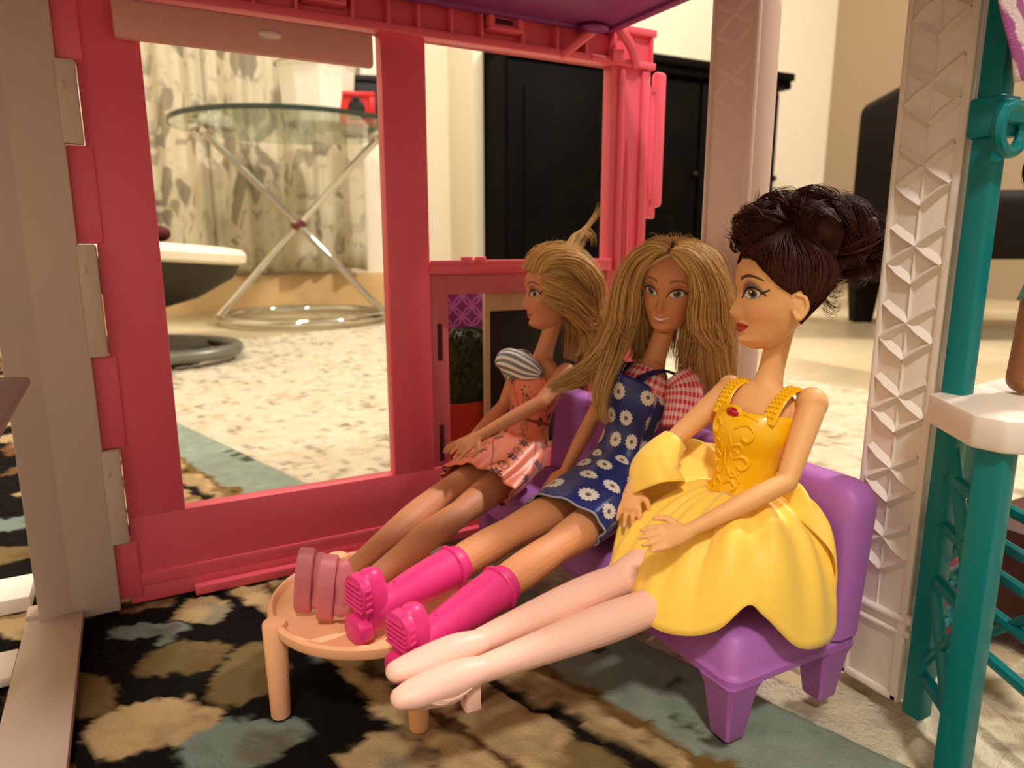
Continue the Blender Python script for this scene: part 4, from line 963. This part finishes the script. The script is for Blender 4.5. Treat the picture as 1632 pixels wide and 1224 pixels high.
for o, r in lumps:
    c = bunp(o)
    for _ in range(26):
        d = Vector((rr.gauss(0, 1), rr.gauss(0, 1), rr.gauss(0, 1))).normalized(); tn = d.orthogonal().normalized(); tn = (tn * math.cos(rr.uniform(0, 6)) + d.cross(tn) * math.sin(rr.uniform(0, 6))).normalized()
        pts = []; sp = rr.uniform(1.2, 2.4); rad = r * rr.uniform(.76, .97)
        for k in range(5):
            an = (k / 4 - .5) * sp; pts.append(c + (d * math.cos(an) + tn * math.sin(an)) * rad * (1 + .05 * math.sin(k * 2 + r)))
        guides.append((pts, [.12, .22, .26, .24, .1], 1))
strands('bun', guides, M_HB, hairY, 6000, .017, 5, shell=bun_shell)
guides = []
for _ in range(26):
    c = bunp((rr.uniform(-2.5, 3.6), rr.uniform(-.6, .6), rr.uniform(.9, 1.8))); guides.append(([c, c + Vector((rr.uniform(-.3, .3), rr.uniform(-.3, .3), .35)), c + Vector((rr.uniform(-.5, .5), rr.uniform(-.4, .4), rr.uniform(.3, .7)))], [.05, .12, .3], 1))
for _ in range(14):
    c = HY.p(-1.2 + rr.uniform(-.2, .2), -1.5, 2.2 + rr.uniform(-.7, .8)); guides.append(([c, c + Vector((.35, -.1, -.3)), c + Vector((.75, -.1, -.35)), c + Vector((.8, 0, .1))], [.1, .15, .2, .2], 2))
FLY = strands('flyaway_hair', guides, M_HB, hairY, 90, .012, 8)
FLY['kind'] = 'stuff'
# ---------------------------------------------------------------- doll in the navy daisy pinafore
db = thing('doll', 'long haired blonde doll in navy daisy pinafore and pink boots', 'doll', (20, 13, 5.5))
HBL = Head((23.15, 12.75, 15.0), (-.83, -.50, -.12), 6, .94)
M_SKB = skin_mat('peach_vinyl_skin', (214, 146, 98), (214, 146, 98), (206, 110, 112), (150, 92, 84), (150, 100, 62), (96, 108, 120), True, (52, 26, 20))
mb = MB(); add_head(mb, HBL)
LATB = Q(-.25, 1.0, -.05)
torso(mb, (21.6, 12.8, 11.7), (20.7, 12.8, 9.4), (20.0, 12.9, 6.6), (22.3, 12.8, 13.4), LATB)
mb.tube([Q(22.2, 12.8, 13.0), Q(22.6, 12.75, 14.0), HBL.p(0, -.4, .9)], [.7, .55, .54], seg=20)
for tt in (12.15, 13.5): mb.ell(Q(20.85, tt, 11.5), (.75, .68, .74))
arm(mb, (22.6, 14.75, 12.6), (22.1, 15.3, 9.9), (20.6, 15.0, 7.4)); arm(mb, (21.6, 10.9, 12.5), (20.6, 9.8, 9.8), (19.0, 9.6, 7.0))
add_hand(mb, Q(20.6, 15.0, 7.4), Vector((-.8, .1, -.5)), Vector((-.4, -.2, 1)), 1.1, flip=-1); add_hand(mb, Q(19.0, 9.6, 7.0), Vector((-.8, 0, -.6)), Vector((-.5, 0, .8)), 1.1)
leg(mb, (19.6, 13.8, 6.3), (14.4, 16.0, 6.0), (7.1, 18.2, 4.65)); leg(mb, (19.0, 11.9, 6.4), (13.2, 14.0, 6.2), (6.3, 15.85, 5.1))
body_mesh('body', mb, HBL, M_SKB, db)
def daisy_fn(g):
    uv = g.attr('cuv')[0]; x, y, _ = g.sep(uv)
    v = y / 1.32; row = g.m('FLOOR', v); u = x / 1.42 + row * .5; col = g.m('FLOOR', u)
    jx = g.m('SINE', row * 12.9 + col * 78.2) * .1; jy = g.m('SINE', row * 39.3 + col * 11.1) * .08
    a = (g.m('FRACT', u) - .5 + jx) * 1.42; b = (g.m('FRACT', v) - .5 + jy) * 1.32
    r = (a * a + b * b).sqrt(); th = g.m('ARCTAN2', b, a)
    pet = .40 + g.m('COSINE', th * 13) * .035
    c = g.mix((r - pet).lt(0, .02), (24, 40, 108), (226, 218, 206)); c = g.mix(g.step(g.m('COSINE', th * 13), -.75, -1.) * r.gt(.16, .02) * (r - pet).lt(0, .02) * .35, c, (150, 146, 150))
    return {'Base Color': g.mix(r.lt(.12, .02), c, (96, 92, 84)), 'Normal': g.bump(g.noise(g.obj(), 900, 2), .1, .0004)}
M_DAISY = mat('navy_daisy_satin', (26, 42, 112), .35, spec=.5, sheen=.15, fn=daisy_fn)
def ging_fn(g):
    uv = g.attr('cuv')[0]; x, y, _ = g.sep(uv)
    sx = g.m('FRACT', x / .42).gt(.5, .04); sy = g.m('FRACT', y / .42).gt(.5, .04)
    return {'Base Color': g.mix((sx + sy) * .5, (236, 196, 196), (204, 28, 56))}
M_GING = mat('pink_gingham', (216, 90, 110), .7, fn=ging_fn)
# gingham blouse with short sleeves
rings, uv = sweep([Q(20.7, 12.8, 9.3), Q(21.2, 12.8, 10.6), Q(21.4, 12.8, 11.5), Q(21.8, 12.8, 12.4), Q(22.1, 12.8, 12.95)], [1.3, 1.5, 1.78, 1.72, 1.15], [1.0, 1.2, 1.42, 1.05, .8], LATB, seg=44)
blouse = cloth('gingham_blouse', rings, uv, M_GING, db)
for a, b, c in (((22.45, 14.5, 12.9), (22.55, 14.95, 12.2), (21.9, 15.4, 10.4)), ((21.7, 11.2, 12.9), (21.55, 10.8, 12.2), (21.1, 10.2, 10.9))):
    rings, uv = sweep([Q(*a), Q(*b), Q(*c)], [.62, .86, .8], [.7, .86, .78], Vector((1, 0, .2)), seg=28, wave=lambda f, a: .06 * math.sin(6 * a) * f)
    cloth('sleeve', rings, uv, M_GING, blouse)
# pinafore: bib, straps and skirt in one sleeve of cloth
rings, uv = sweep([Q(21.5, 12.8, 12.5), Q(21.3, 12.8, 11.5), Q(20.75, 12.8, 9.6), Q(19.95, 12.9, 7.9), Q(18.4, 13.3, 6.95), Q(16.9, 13.85, 6.6), Q(15.9, 14.2, 6.35)],
                  [1.62, 1.84, 1.5, 2.05, 2.3, 2.4, 2.45], [1.42, 1.5, 1.12, 1.35, 1.42, 1.35, 1.3], LATB, seg=72, wave=lambda f, a: (.05 * math.sin(9 * a + 2) + .04 * math.sin(4 * a)) * max(0, f - .45) * 1.6)
n = len(rings[0])
for j in (0, 1, 2, 3, 4):    # scooped top edge of the bib: highest in front
    c = sum(rings[j], Vector()) / n
    for i, p in enumerate(rings[j]):
        f_ = -(p.x - c.x) / 1.4
        rings[j][i] = p + Vector((0, 0, (.25 * f_ - .45 * (1 - max(0, f_))) * (1 - j / 5)))
pin = cloth('pinafore', rings, uv, M_DAISY, db, .05)
mb = MB(); e = rings[-1]; mb.ring(e, .055, 6); mesh('hem_stitching', mb, mat('pale_thread', (150, 150, 172), .6), pin)
for tt, dd in ((13.65, .5), (12.0, -.5)):
    mb = MB(); mb.tube([Q(20.3, tt, 12.35), Q(20.95, tt + dd * .4, 12.95), Q(21.9, tt + dd * .9, 13.15), Q(22.9, tt + dd, 12.8)], .38, lat=(0, 1, 0), rb=[.07, .07, .07, .07], seg=10, sub=5); mesh('shoulder_strap', mb, mat('navy_cloth', (26, 30, 84), .5), pin)
    mb = MB(); mb.ell(Q(20.2, tt, 12.2), (.07, .16, .16)); mesh('button', mb, mat('cream_button', (226, 214, 200), .4), pin)
# rubber boots
M_BOOT = plastic('magenta_rubber', (224, 52, 126), .36, sss=.12)
def boot(top, ank, toe_dir, sole_n):
    T_, A_ = Q(*top), Q(*ank); d = (A_ - T_).normalized(); u = Vector(toe_dir).normalized(); u = (u - d * u.dot(d) * .6).normalized(); lat = d.cross(u).normalized()
    mb = MB(); L_ = (A_ - T_).length
    mb.tube([T_, T_ + d * L_ * .25, T_ + d * L_ * .5, A_ - d * .9, A_], [.92, .87, .80, .66, .68], seg=26, sub=5)
    hl = A_ + d * .1 - u * .35
    mb.tube([hl, hl + u * .65, hl + u * 1.25, hl + u * 1.7], [.62, .66, .62, .5], lat=lat, rb=[.55, .72, .72, .6], seg=22, sub=5)
    b = mesh('boot', mb, M_BOOT, db, sharp=0)
    mb = MB(); e1 = d.orthogonal().normalized(); e2 = d.cross(e1); mb.ring([T_ + d * .04 + (e1 * math.cos(a) + e2 * math.sin(a)) * .92 for a in [k * math.pi / 14 for k in range(28)]], .09); mesh('boot_cuff', mb, M_BOOT, b)
    mb = MB(); mb.ell(T_ + d * .7 + lat * .88 + u * .1, (.12, .12, .12)); mb.tube([T_ + d * .5 + lat * .86, T_ + d * 1.1 + lat * .84], .06, seg=8, sub=1); mesh('snap', mb, M_BOOT, b)
    mb = MB(); mb.tube([A_ - d * 1.1 + u * .72, A_ - d * .85 + lat * .7 + u * .1, A_ - d * .55 + lat * .66 - u * .45], .035, seg=6, sub=5); mesh('seam', mb, M_BOOT, b)
    # sole: forefoot plate, heel block, treads
    Mx = Matrix((lat, u, d)).transposed().to_4x4(); base = hl + d * .34
    def plate(y0, y1, hw, z0, z1, rr_):
        pts = []
        for cx, cy, a0 in ((hw - rr_, y1 - rr_, 0), (-hw + rr_, y1 - rr_, 90), (-hw + rr_, y0 + rr_, 180), (hw - rr_, y0 + rr_, 270)):
            for k in range(6):
                a = R(a0 + 18 * k); pts.append(base + Mx @ Vector((cx + rr_ * math.cos(a), cy + rr_ * math.sin(a), z0)))
        m_ = MB(); m_.prism(pts, d * (z1 - z0), .05); return m_
    s1 = mesh('sole', plate(.62, 2.12, .72, -.05, .36, .6), M_BOOT, b); mesh('heel', plate(-.62, .42, .64, -.05, .52, .4), M_BOOT, b)
    for k in range(6):
        y = .8 + k * .2; hw = .6 if k < 5 else .42
        m_ = MB(); m_.box((-hw, y, .34), (hw, y + .1, .44), .02, 1, M=Matrix.Translation(base) @ Mx); mesh('tread', m_, M_BOOT, s1)
    for k in range(4):
        for sx in (-1, 1):
            m_ = MB(); m_.box((sx * .70 - .05, 1. - .2 + k * .28, .0), (sx * .70 + .05, .93 + k * .28, .3), .02, 1, M=Matrix.Translation(base) @ Mx); mesh('tread', m_, M_BOOT, s1)
boot((11.0, 17.04, 5.36), (6.75, 18.3, 4.62), (.16, 0, 1), None); boot((9.8, 14.93, 5.66), (5.9, 15.95, 5.19), (.12, 0, 1), None)
# long blonde hair
M_BL = hair_mat('blonde_hair', (246, 210, 142), (204, 154, 88), .5)
def fall(H, sg, y0, out, pts_end, sp, wt):
    top = H.p(.12 * sg, y0, 4.62 - .10 * (y0 - .2) ** 2)
    return ([top, H.p(.85 * sg, y0 * 1.05, 4.62 - .1 * (y0) ** 2), H.p((1.62 + out * .3) * sg, y0 * 1.05, 3.75), H.p((1.95 + out) * sg, y0, 2.5), H.p((2.05 + out * 1.3) * sg, y0 * .9, 1.0)] + [Q(*p) for p in pts_end], sp, wt)
G_ = []
for y0, out in ((-1.5, .1), (-1.0, .35), (-.4, .5), (.2, .5), (.7, .35), (1.1, .1)):
    G_.append(fall(HBL, -1, y0, out, [(24.9 + .15 * y0, 14.6 + .15 * y0, 14.2), (25.2 + .2 * y0, 14.7, 12.0), (25.1, 14.7, 10.4)], [.05, .22, .34, .42, .5, .5, .5, .3], 1.))
    G_.append(fall(HBL, 1, y0, out, [(21.3 + .3 * y0, 10.6, 14.2), (20.7 + .3 * y0, 10.3, 12.9), (20.2, 10.6, 11.6)], [.05, .22, .34, .42, .5, .5, .42, .2], 1.))
for y0 in (-.9, -.3, .3):
    for sg in (-1, 1): G_.append(([HBL.p(1.4 * sg, y0 - .4, 2.6), HBL.p(1.55 * sg, y0 - .5, 1.0), HBL.p(1.45 * sg, y0 - .6, -.6), HBL.p(1.3 * sg, y0 - .7, -2.2), HBL.p(1.3 * sg, y0 - .7, -3.4)], [.25, .4, .45, .45, .3], .9))
# crown and back
for a in range(130, 231, 12):
    a = R(a); G_.append(([HBL.p(0, .4, 4.62), HBL.p(.9 * math.sin(a), -.9 + .4 * math.cos(a), 4.45), HBL.p(1.8 * math.sin(a), -.3 + 1.9 * math.cos(a), 3.2), HBL.p(2.0 * math.sin(a), -.3 + 2.3 * math.cos(a), 1.4), HBL.p(2.1 * math.sin(a), -.3 + 2.3 * math.cos(a), -1.), HBL.p(2.0 * math.sin(a), -.3 + 2.2 * math.cos(a), -3.)], [.2, .3, .4, .5, .5, .3], .7))
# the long lock that sweeps forward over her right shoulder, and its tail down the bib
G_.append(([HBL.p(1.9, .2, 2.6), HBL.p(2.3, .4, 1.0), Q(20.3, 11.6, 14.0), Q(19.2, 11.3, 12.9), Q(17.6, 11.2, 12.35), Q(16.6, 11.2, 12.3)], [.4, .45, .42, .36, .28, .2], 2.6))
G_.append(([HBL.p(2.0, .4, 2.0), HBL.p(2.3, .6, .4), Q(20.0, 12.3, 13.6), Q(19.2, 12.5, 12.2), Q(19.1, 12.7, 11.0), Q(19.6, 13.1, 10.35)], [.35, .38, .34, .28, .2, .1], 1.6))
hb_ = strands('hair', G_, M_BL, db, 3900, .028, 21, wide=1.45, shell=lambda m_: scalp(m_, HBL, lambda a: float(np.interp(abs((math.degrees(a) + 180) % 360 - 180), [0, 20, 40, 60, 80, 180], [4.25, 4.05, 3.6, 2.9, 1.5, .5])), 1.03))
fz = strands('loose_hair', G_, M_BL, hb_, 520, .012, 23, wide=2.3); fz['kind'] = 'stuff'
G_ = []
rr = random.Random(4)
for _ in range(30):
    c = HBL.p(rr.uniform(-1.2, 1.2), rr.uniform(-.8, .8), 4.6); G_.append(([c, c + Vector((rr.uniform(-.2, .2), rr.uniform(-.2, .2), .4)), c + Vector((rr.uniform(-.6, .6), rr.uniform(-.6, .6), rr.uniform(.3, .9)))], [.05, .1, .2], 1))
FLY = strands('flyaway_hair', G_, M_BL, hb_, 70, .011, 9)
FLY['kind'] = 'stuff'
# ---------------------------------------------------------------- doll in the coral printed dress
dc = thing('doll', 'blonde doll in coral printed dress seated beside the pink wall', 'doll', (19, 4.8, 5.5))
HC = Head((21.1, 4.6, 14.35), (-.95, .27, -.06), 0, .95)
M_SKC = skin_mat('rosy_vinyl_skin', (216, 146, 104), (216, 146, 104), (196, 96, 96), (140, 84, 76), (140, 92, 60), (84, 72, 66), False, (46, 24, 18))
mb = MB(); add_head(mb, HC)
LATC = Q(.12, 1.0, 0)
torso(mb, (20.2, 4.6, 11.0), (19.6, 4.7, 8.6), (18.9, 4.9, 6.3), (20.5, 4.6, 12.7), LATC, .96)
mb.tube([Q(20.45, 4.6, 12.3), Q(20.7, 4.6, 13.2), HC.p(0, -.4, .9)], [.68, .54, .54], seg=20)
for tt in (4.0, 5.3): mb.ell(Q(19.4, tt, 10.8), (.72, .64, .7))
arm(mb, (21.0, 6.5, 11.9), (18.6, 7.6, 10.55), (14.9, 7.1, 8.95)); arm(mb, (20.1, 2.7, 11.9), (19.2, 2.0, 9.2), (16.5, 2.6, 7.4))
add_hand(mb, Q(14.9, 7.1, 8.95), Q(13.2, 7.0, 8.15) - Q(14.9, 7.1, 8.95), Vector((-.2, -.5, .8)), 1.1, curl=.3, flip=-1); add_hand(mb, Q(16.5, 2.6, 7.4), Vector((-1, .1, -.2)), Vector((0, 0, 1)), 1.1)
leg(mb, (18.3, 5.7, 6.1), (13.0, 8.6, 5.3), (6.4, 13.3, 5.0), .95); leg(mb, (18.0, 4.1, 6.2), (12.2, 7.1, 5.7), (6.0, 12.2, 5.15), .95)
body_mesh('body', mb, HC, M_SKC, dc)
def doodle_fn(g):
    uv = g.attr('cuv')[0]; x, y, _ = g.sep(uv)
    def cell(sx, sy, ox, oy):
        u = x / sx + ox; v = y / sy + oy; cu = g.m('FLOOR', u); cv = g.m('FLOOR', v)
        jx = g.m('SINE', cu * 12.9 + cv * 57.1) * .16; jy = g.m('SINE', cu * 33.7 + cv * 19.3) * .16
        return (g.m('FRACT', u) - .5 + jx) * sx, (g.m('FRACT', v) - .5 + jy) * sy
    a, b = cell(1.5, 1.7, 0, 0); r = (a * a + b * b).sqrt(); th = g.m('ARCTAN2', b, a)
    fl = (r - .26 - g.m('COSINE', th * 6) * .09).lt(0, .02) * r.gt(.06, .02)
    a2, b2 = cell(1.9, 1.6, .45, .4); r2 = (a2 * a2 + b2 * b2).sqrt()
    ring = (r2 - .27).abs().lt(.035, .012); bars = (a2.abs().lt(.03, .01).max((a2.abs() - b2.abs()).abs().lt(.03, .01) * b2.lt(0, .01))) * r2.lt(.27, .01)
    w_ = (x + g.m('SINE', y * 2.2) * .35 - .2).abs().lt(.05, .015); w2 = (g.m('FRACT', x / 2.6 + y * .18 + .3) - .5).abs().lt(.02, .006)
    c = g.mix(w_.max(w2) * .8, (232, 122, 88), (132, 66, 34)); c = g.mix(ring.max(bars), c, (112, 84, 36)); c = g.mix(fl, c, (66, 22, 16))
    return {'Base Color': c}
M_CORAL = mat('coral_print_satin', (232, 122, 88), .4, sheen=.2, fn=doodle_fn)
rings, uv = sweep([Q(20.2, 4.6, 11.5), Q(19.95, 4.6, 10.6), Q(19.5, 4.7, 8.8), Q(18.8, 4.9, 7.2), Q(17.2, 5.6, 6.6), Q(15.6, 6.4, 6.25), Q(14.75, 6.8, 6.05)], [1.66, 1.76, 1.4, 2.0, 2.3, 2.5, 2.55], [1.3, 1.4, 1.05, 1.35, 1.4, 1.3, 1.25], LATC, seg=72,
                  wave=lambda f, a: (.06 * math.sin(8 * a + 1) + .05 * math.sin(13 * a)) * max(0, f - .4) * 1.7)
drs = cloth('coral_dress', rings, uv, M_CORAL, dc, .05)
mb = MB(); k = int(len(rings) * .34); e = rings[k]; c = sum(e, Vector()) / len(e); mb.ring([c + (p - c) * 1.02 for p in e], .11)
mb.tube([c + (e[20] - c) * 1.05, c + (e[20] - c) * 1.1 + Vector((-.5, 0, -1.2)), c + (e[20] - c) * 1.1 + Vector((-1.2, -.2, -1.9))], .09, seg=8); mesh('waist_tie', mb, mat('rust_brown_cord', (140, 66, 30), .6), drs)
mb = MB(); mb.tube([Q(19.0, 4.2, 11.6), Q(18.75, 4.3, 10.4), Q(18.6, 4.5, 9.2)], .13, seg=8); mb.tube([Q(19.2, 5.1, 11.4), Q(18.85, 4.9, 10.8), Q(18.65, 4.5, 10.0)], .1, seg=8); mesh('neck_cord', mb, MATS['rust_brown_cord'], drs)
def stripe_fn(g):
    uv = g.attr('cuv')[0]; x, y, _ = g.sep(uv); v = g.m('SINE', x * 7 + g.m('SINE', y * 2) * .6)
    return {'Base Color': g.mix(g.step(v, -.1, .3), (118, 124, 128), (236, 226, 214))}
M_STR = mat('striped_cotton', (220, 214, 206), .75, fn=stripe_fn)
def puff(name, pts, ra, rb, parent, lat):
    rings, uv = sweep([Q(*p) for p in pts], ra, rb, Q(*lat), seg=36, wave=lambda f, a: .05 * math.sin(7 * a + 5 * f)); return cloth(name, rings, uv, M_STR, parent)
puff('striped_scarf', [(18.15, 3.3, 12.2), (18.35, 3.7, 12.35), (18.75, 4.5, 12.25), (19.2, 5.4, 12.0), (19.6, 6.0, 11.8)], [.25, .72, .82, .66, .2], [.3, .5, .55, .45, .2], drs, (.15, 0, 1))
puff('striped_sleeve', [(20.2, 3.2, 12.3), (20.0, 2.6, 11.9), (19.7, 2.2, 10.9)], [.55, .8, .6], [.6, .85, .6], drs, (1, 0, .2))
# platform shoes, soles towards the camera's left
M_MAUVE = plastic('dusty_rose_plastic', (206, 116, 122), .4, sss=.12)
for (s_, t_, zb, tilt) in ((4.4, 14.1, 4.15, .03), (3.75, 13.0, 4.13, -.02)):
    Mx = Matrix.Translation(Q(s_, t_, zb)) @ Matrix.Rotation(R(-24), 4, 'Z') @ Matrix.Rotation(R(7), 4, 'Y')
    def outline(x, k=1.): return [Mx @ Vector((x, k * (.62 + .08 * math.sin(a)) * math.cos(a), 1.5 + k * 1.46 * math.sin(a))) for a in [2 * math.pi * i / 40 for i in range(40)]]
    mb = MB(); mb.loft([outline(-.34, .93), outline(-.28, 1.), outline(.28, 1.), outline(.34, .94)]); sl = mesh('sole', mb, M_MAUVE, dc)
    mb = MB(); a, b = Mx @ Vector((.62, 0, .75)), Mx @ Vector((.55, 0, 2.45))
    mb.tube([a, a.lerp(b, .35) + Mx.to_3x3() @ Vector((.15, 0, 0)), a.lerp(b, .75), b], [.46, .54, .5, .36], seg=20, sub=5); mb.tube([Mx @ Vector((.5, 0, .85)), Mx @ Vector((1.5, .15, 1.0))], [.56, .5], seg=20, sub=1, round_ends=False); mesh('upper', mb, M_MAUVE, sl, sharp=0)
# hair swept back, one wisp standing up towards the window post
M_BL2 = hair_mat('pale_blonde_hair', (244, 206, 136), (196, 142, 76), .5)
G_ = []
for x0 in np.linspace(-1.35, 1.35, 9):
    k = math.sqrt(max(.05, 1 - (x0 / 1.75) ** 2)); zt = 3.3 + 1.05 * k; sg = -1 if x0 < 0 else 1
    G_.append(([HC.p(x0 * .85, 1.35 * k, 3.2 + .55 * k), HC.p(x0 * 1.02, .5 * k, zt + .3), HC.p(x0 * 1.15, -1.2, zt + .2), HC.p(x0 * 1.25 - .2, -2.3, 3.0), Q(23.6, 5.2 - x0 * .3, 15.6), Q(23.7, 5.9 - x0 * .3, 13.6), Q(23.4, 6.4 - x0 * .2, 11.9)], [.15, .28, .36, .45, .5, .45, .3], 1.2))
for i, (x0, z0) in enumerate(((-1.58, 2.9), (-1.66, 2.3), (-1.6, 1.5), (1.6, 2.8), (1.6, 2.0))):
    sg = -1 if x0 < 0 else 1
    G_.append(([HC.p(x0 * .92, .85, z0 + .55), HC.p(x0 * 1.06, .3, z0 + .25), HC.p(x0 * 1.14, -.8, z0 - .25), HC.p(x0 * 1.1, -1.7, z0 - 1.1), Q(23.0, 5.7 if sg < 0 else 4.4, 14.6), Q(23.0, 6.3 if sg < 0 else 4.2, 13.0), Q(22.6, 6.6 if sg < 0 else 4.2, 11.8)], [.12, .26, .34, .4, .42, .4, .25], 1.))
hc_ = strands('hair', G_, M_BL2, dc, 3000, .028, 31, wide=1.4, shell=lambda m_: scalp(m_, HC, lambda a: float(np.interp(abs((math.degrees(a) + 180) % 360 - 180), [0, 20, 40, 60, 80, 100, 180], [4.0, 3.8, 3.5, 3.1, 2.4, 1.2, .5])), 1.03))
fz = strands('loose_hair', G_, M_BL2, hc_, 420, .012, 34, wide=2.3); fz['kind'] = 'stuff'
T1 = HC.p(-.2, .3, 4.55)
G_ = [([HC.p(-.3, .9, 4.1), T1, Q(22.3, 4.2, 19.2), Q(23.3, 3.6, 19.9), Q(24.4, 3.1, 20.3), Q(25.6, 2.7, 21.3), Q(26.2, 2.6, 22.2)], [.3, .3, .24, .16, .16, .22, .35], 3),
      ([HC.p(0, -.2, 4.6), Q(22.9, 4.0, 19.3), Q(24.2, 3.3, 20.2), Q(25.1, 3.0, 19.8), Q(25.0, 3.1, 19.0)], [.3, .3, .25, .3, .3], 1.2),
      ([HC.p(.1, -.7, 4.5), Q(23.4, 3.8, 19.2), Q(24.2, 3.5, 20.0), Q(25.0, 3.2, 20.3)], [.3, .35, .3, .2], 1.)]
rr = random.Random(14)
for _ in range(18):
    c = HC.p(rr.uniform(-.6, .6), rr.uniform(-1.4, 1.), 4.45); G_.append(([c, c + Vector((rr.uniform(-.2, .5), rr.uniform(-.2, .4), .5)), c + Vector((rr.uniform(0, 1.4), rr.uniform(-.2, 1.), rr.uniform(.4, 1.6)))], [.1, .2, .45], .25))
FLY = strands('flyaway_hair', G_, M_BL2, hc_, 170, .013, 33)
FLY['kind'] = 'stuff'
# ---------------------------------------------------------------- small brown doll standing on the platform
bd = thing('brown_doll', 'small brown skinned doll standing on the white platform of the teal tower', 'doll', (28.6, 27.3, 13.86))
HB_ = Head((29.1, 27.4, 20.9), (-.6, -.75, 0), 0, .5)
M_BSKIN = skin_mat('brown_vinyl_skin', (132, 78, 44), (132, 78, 44), (120, 50, 44), (80, 44, 34), (40, 22, 14), (50, 34, 24))
mb = MB(); add_head(mb, HB_)
for ds, dt in ((-.55, -.1), (.45, .25)):
    mb.tube([Q(28.65 + ds, 27.25 + dt, 14.36), Q(28.75 + ds * .95, 27.3 + dt, 15.7), Q(28.95 + ds * .75, 27.35 + dt, 17.4)], [.4, .44, .56], seg=16, sub=5)
    mb.tube([Q(28.65 + ds, 27.3 + dt, 14.26), Q(28.3 + ds, 27.6 + dt, 14.22)], [.36, .3], seg=14, sub=1)
mb.tube([Q(28.95, 27.4, 17.2), Q(29.05, 27.4, 18.6), Q(29.1, 27.4, 20.0), Q(29.1, 27.4, 20.7)], [.95, .75, .95, .5], seg=18, sub=5, lat=(1, -.6, 0), rb=[.62, .55, .6, .4])
mb.tube([Q(29.1, 27.4, 20.4), Q(29.1, 27.4, 21.5)], [.32, .32], seg=14, sub=1)
for sg in (-1, 1):
    a = Q(29.1 + .75 * sg, 27.4 - .45 * sg, 20.1); e = Q(29.15 + 1.25 * sg, 27.4 - .7 * sg, 18.7); w_ = Q(28.9 + 1.2 * sg, 27.8 - .5 * sg, 17.3)
    mb.tube([a, e, w_], [.3, .25, .18], seg=12, sub=5); add_hand(mb, w_, (w_ - e), Vector((sg, 0, .2)), .6, flip=sg)
body_mesh('body', mb, HB_, M_BSKIN, bd)
rings, uv = sweep([Q(29.1, 27.4, 20.1), Q(29.08, 27.4, 19.2), Q(29.04, 27.4, 18.5), Q(29.0, 27.4, 17.9), Q(28.97, 27.4, 17.3)], [.98, .92, .84, 1.05, 1.2], [.68, .68, .62, .78, .9], Q(.85, -.5, 0), seg=40, wave=lambda f, a: .06 * math.sin(8 * a) * max(0, f - .5) * 2)
cloth('dress', rings, uv, mat('teal_cloth', (40, 120, 124), .6), bd)
strands('hair', [([HB_.p(.3 * s_, y0, 4.5), HB_.p(1.9 * s_, y0, 3.2), HB_.p(1.9 * s_, y0 - .2, 2.), HB_.p(1.7 * s_, y0 - .3, .9)], [.15, .2, .2, .15], 1) for s_ in (-1, 1) for y0 in (-1.4, -.7, 0, .7)], M_HB, bd, 500, .02, 44,
        shell=lambda m_: scalp(m_, HB_, lambda a: float(np.interp(abs((math.degrees(a) + 180) % 360 - 180), [0, 40, 80, 180], [3.9, 3.2, 1.6, .5])), 1.05))
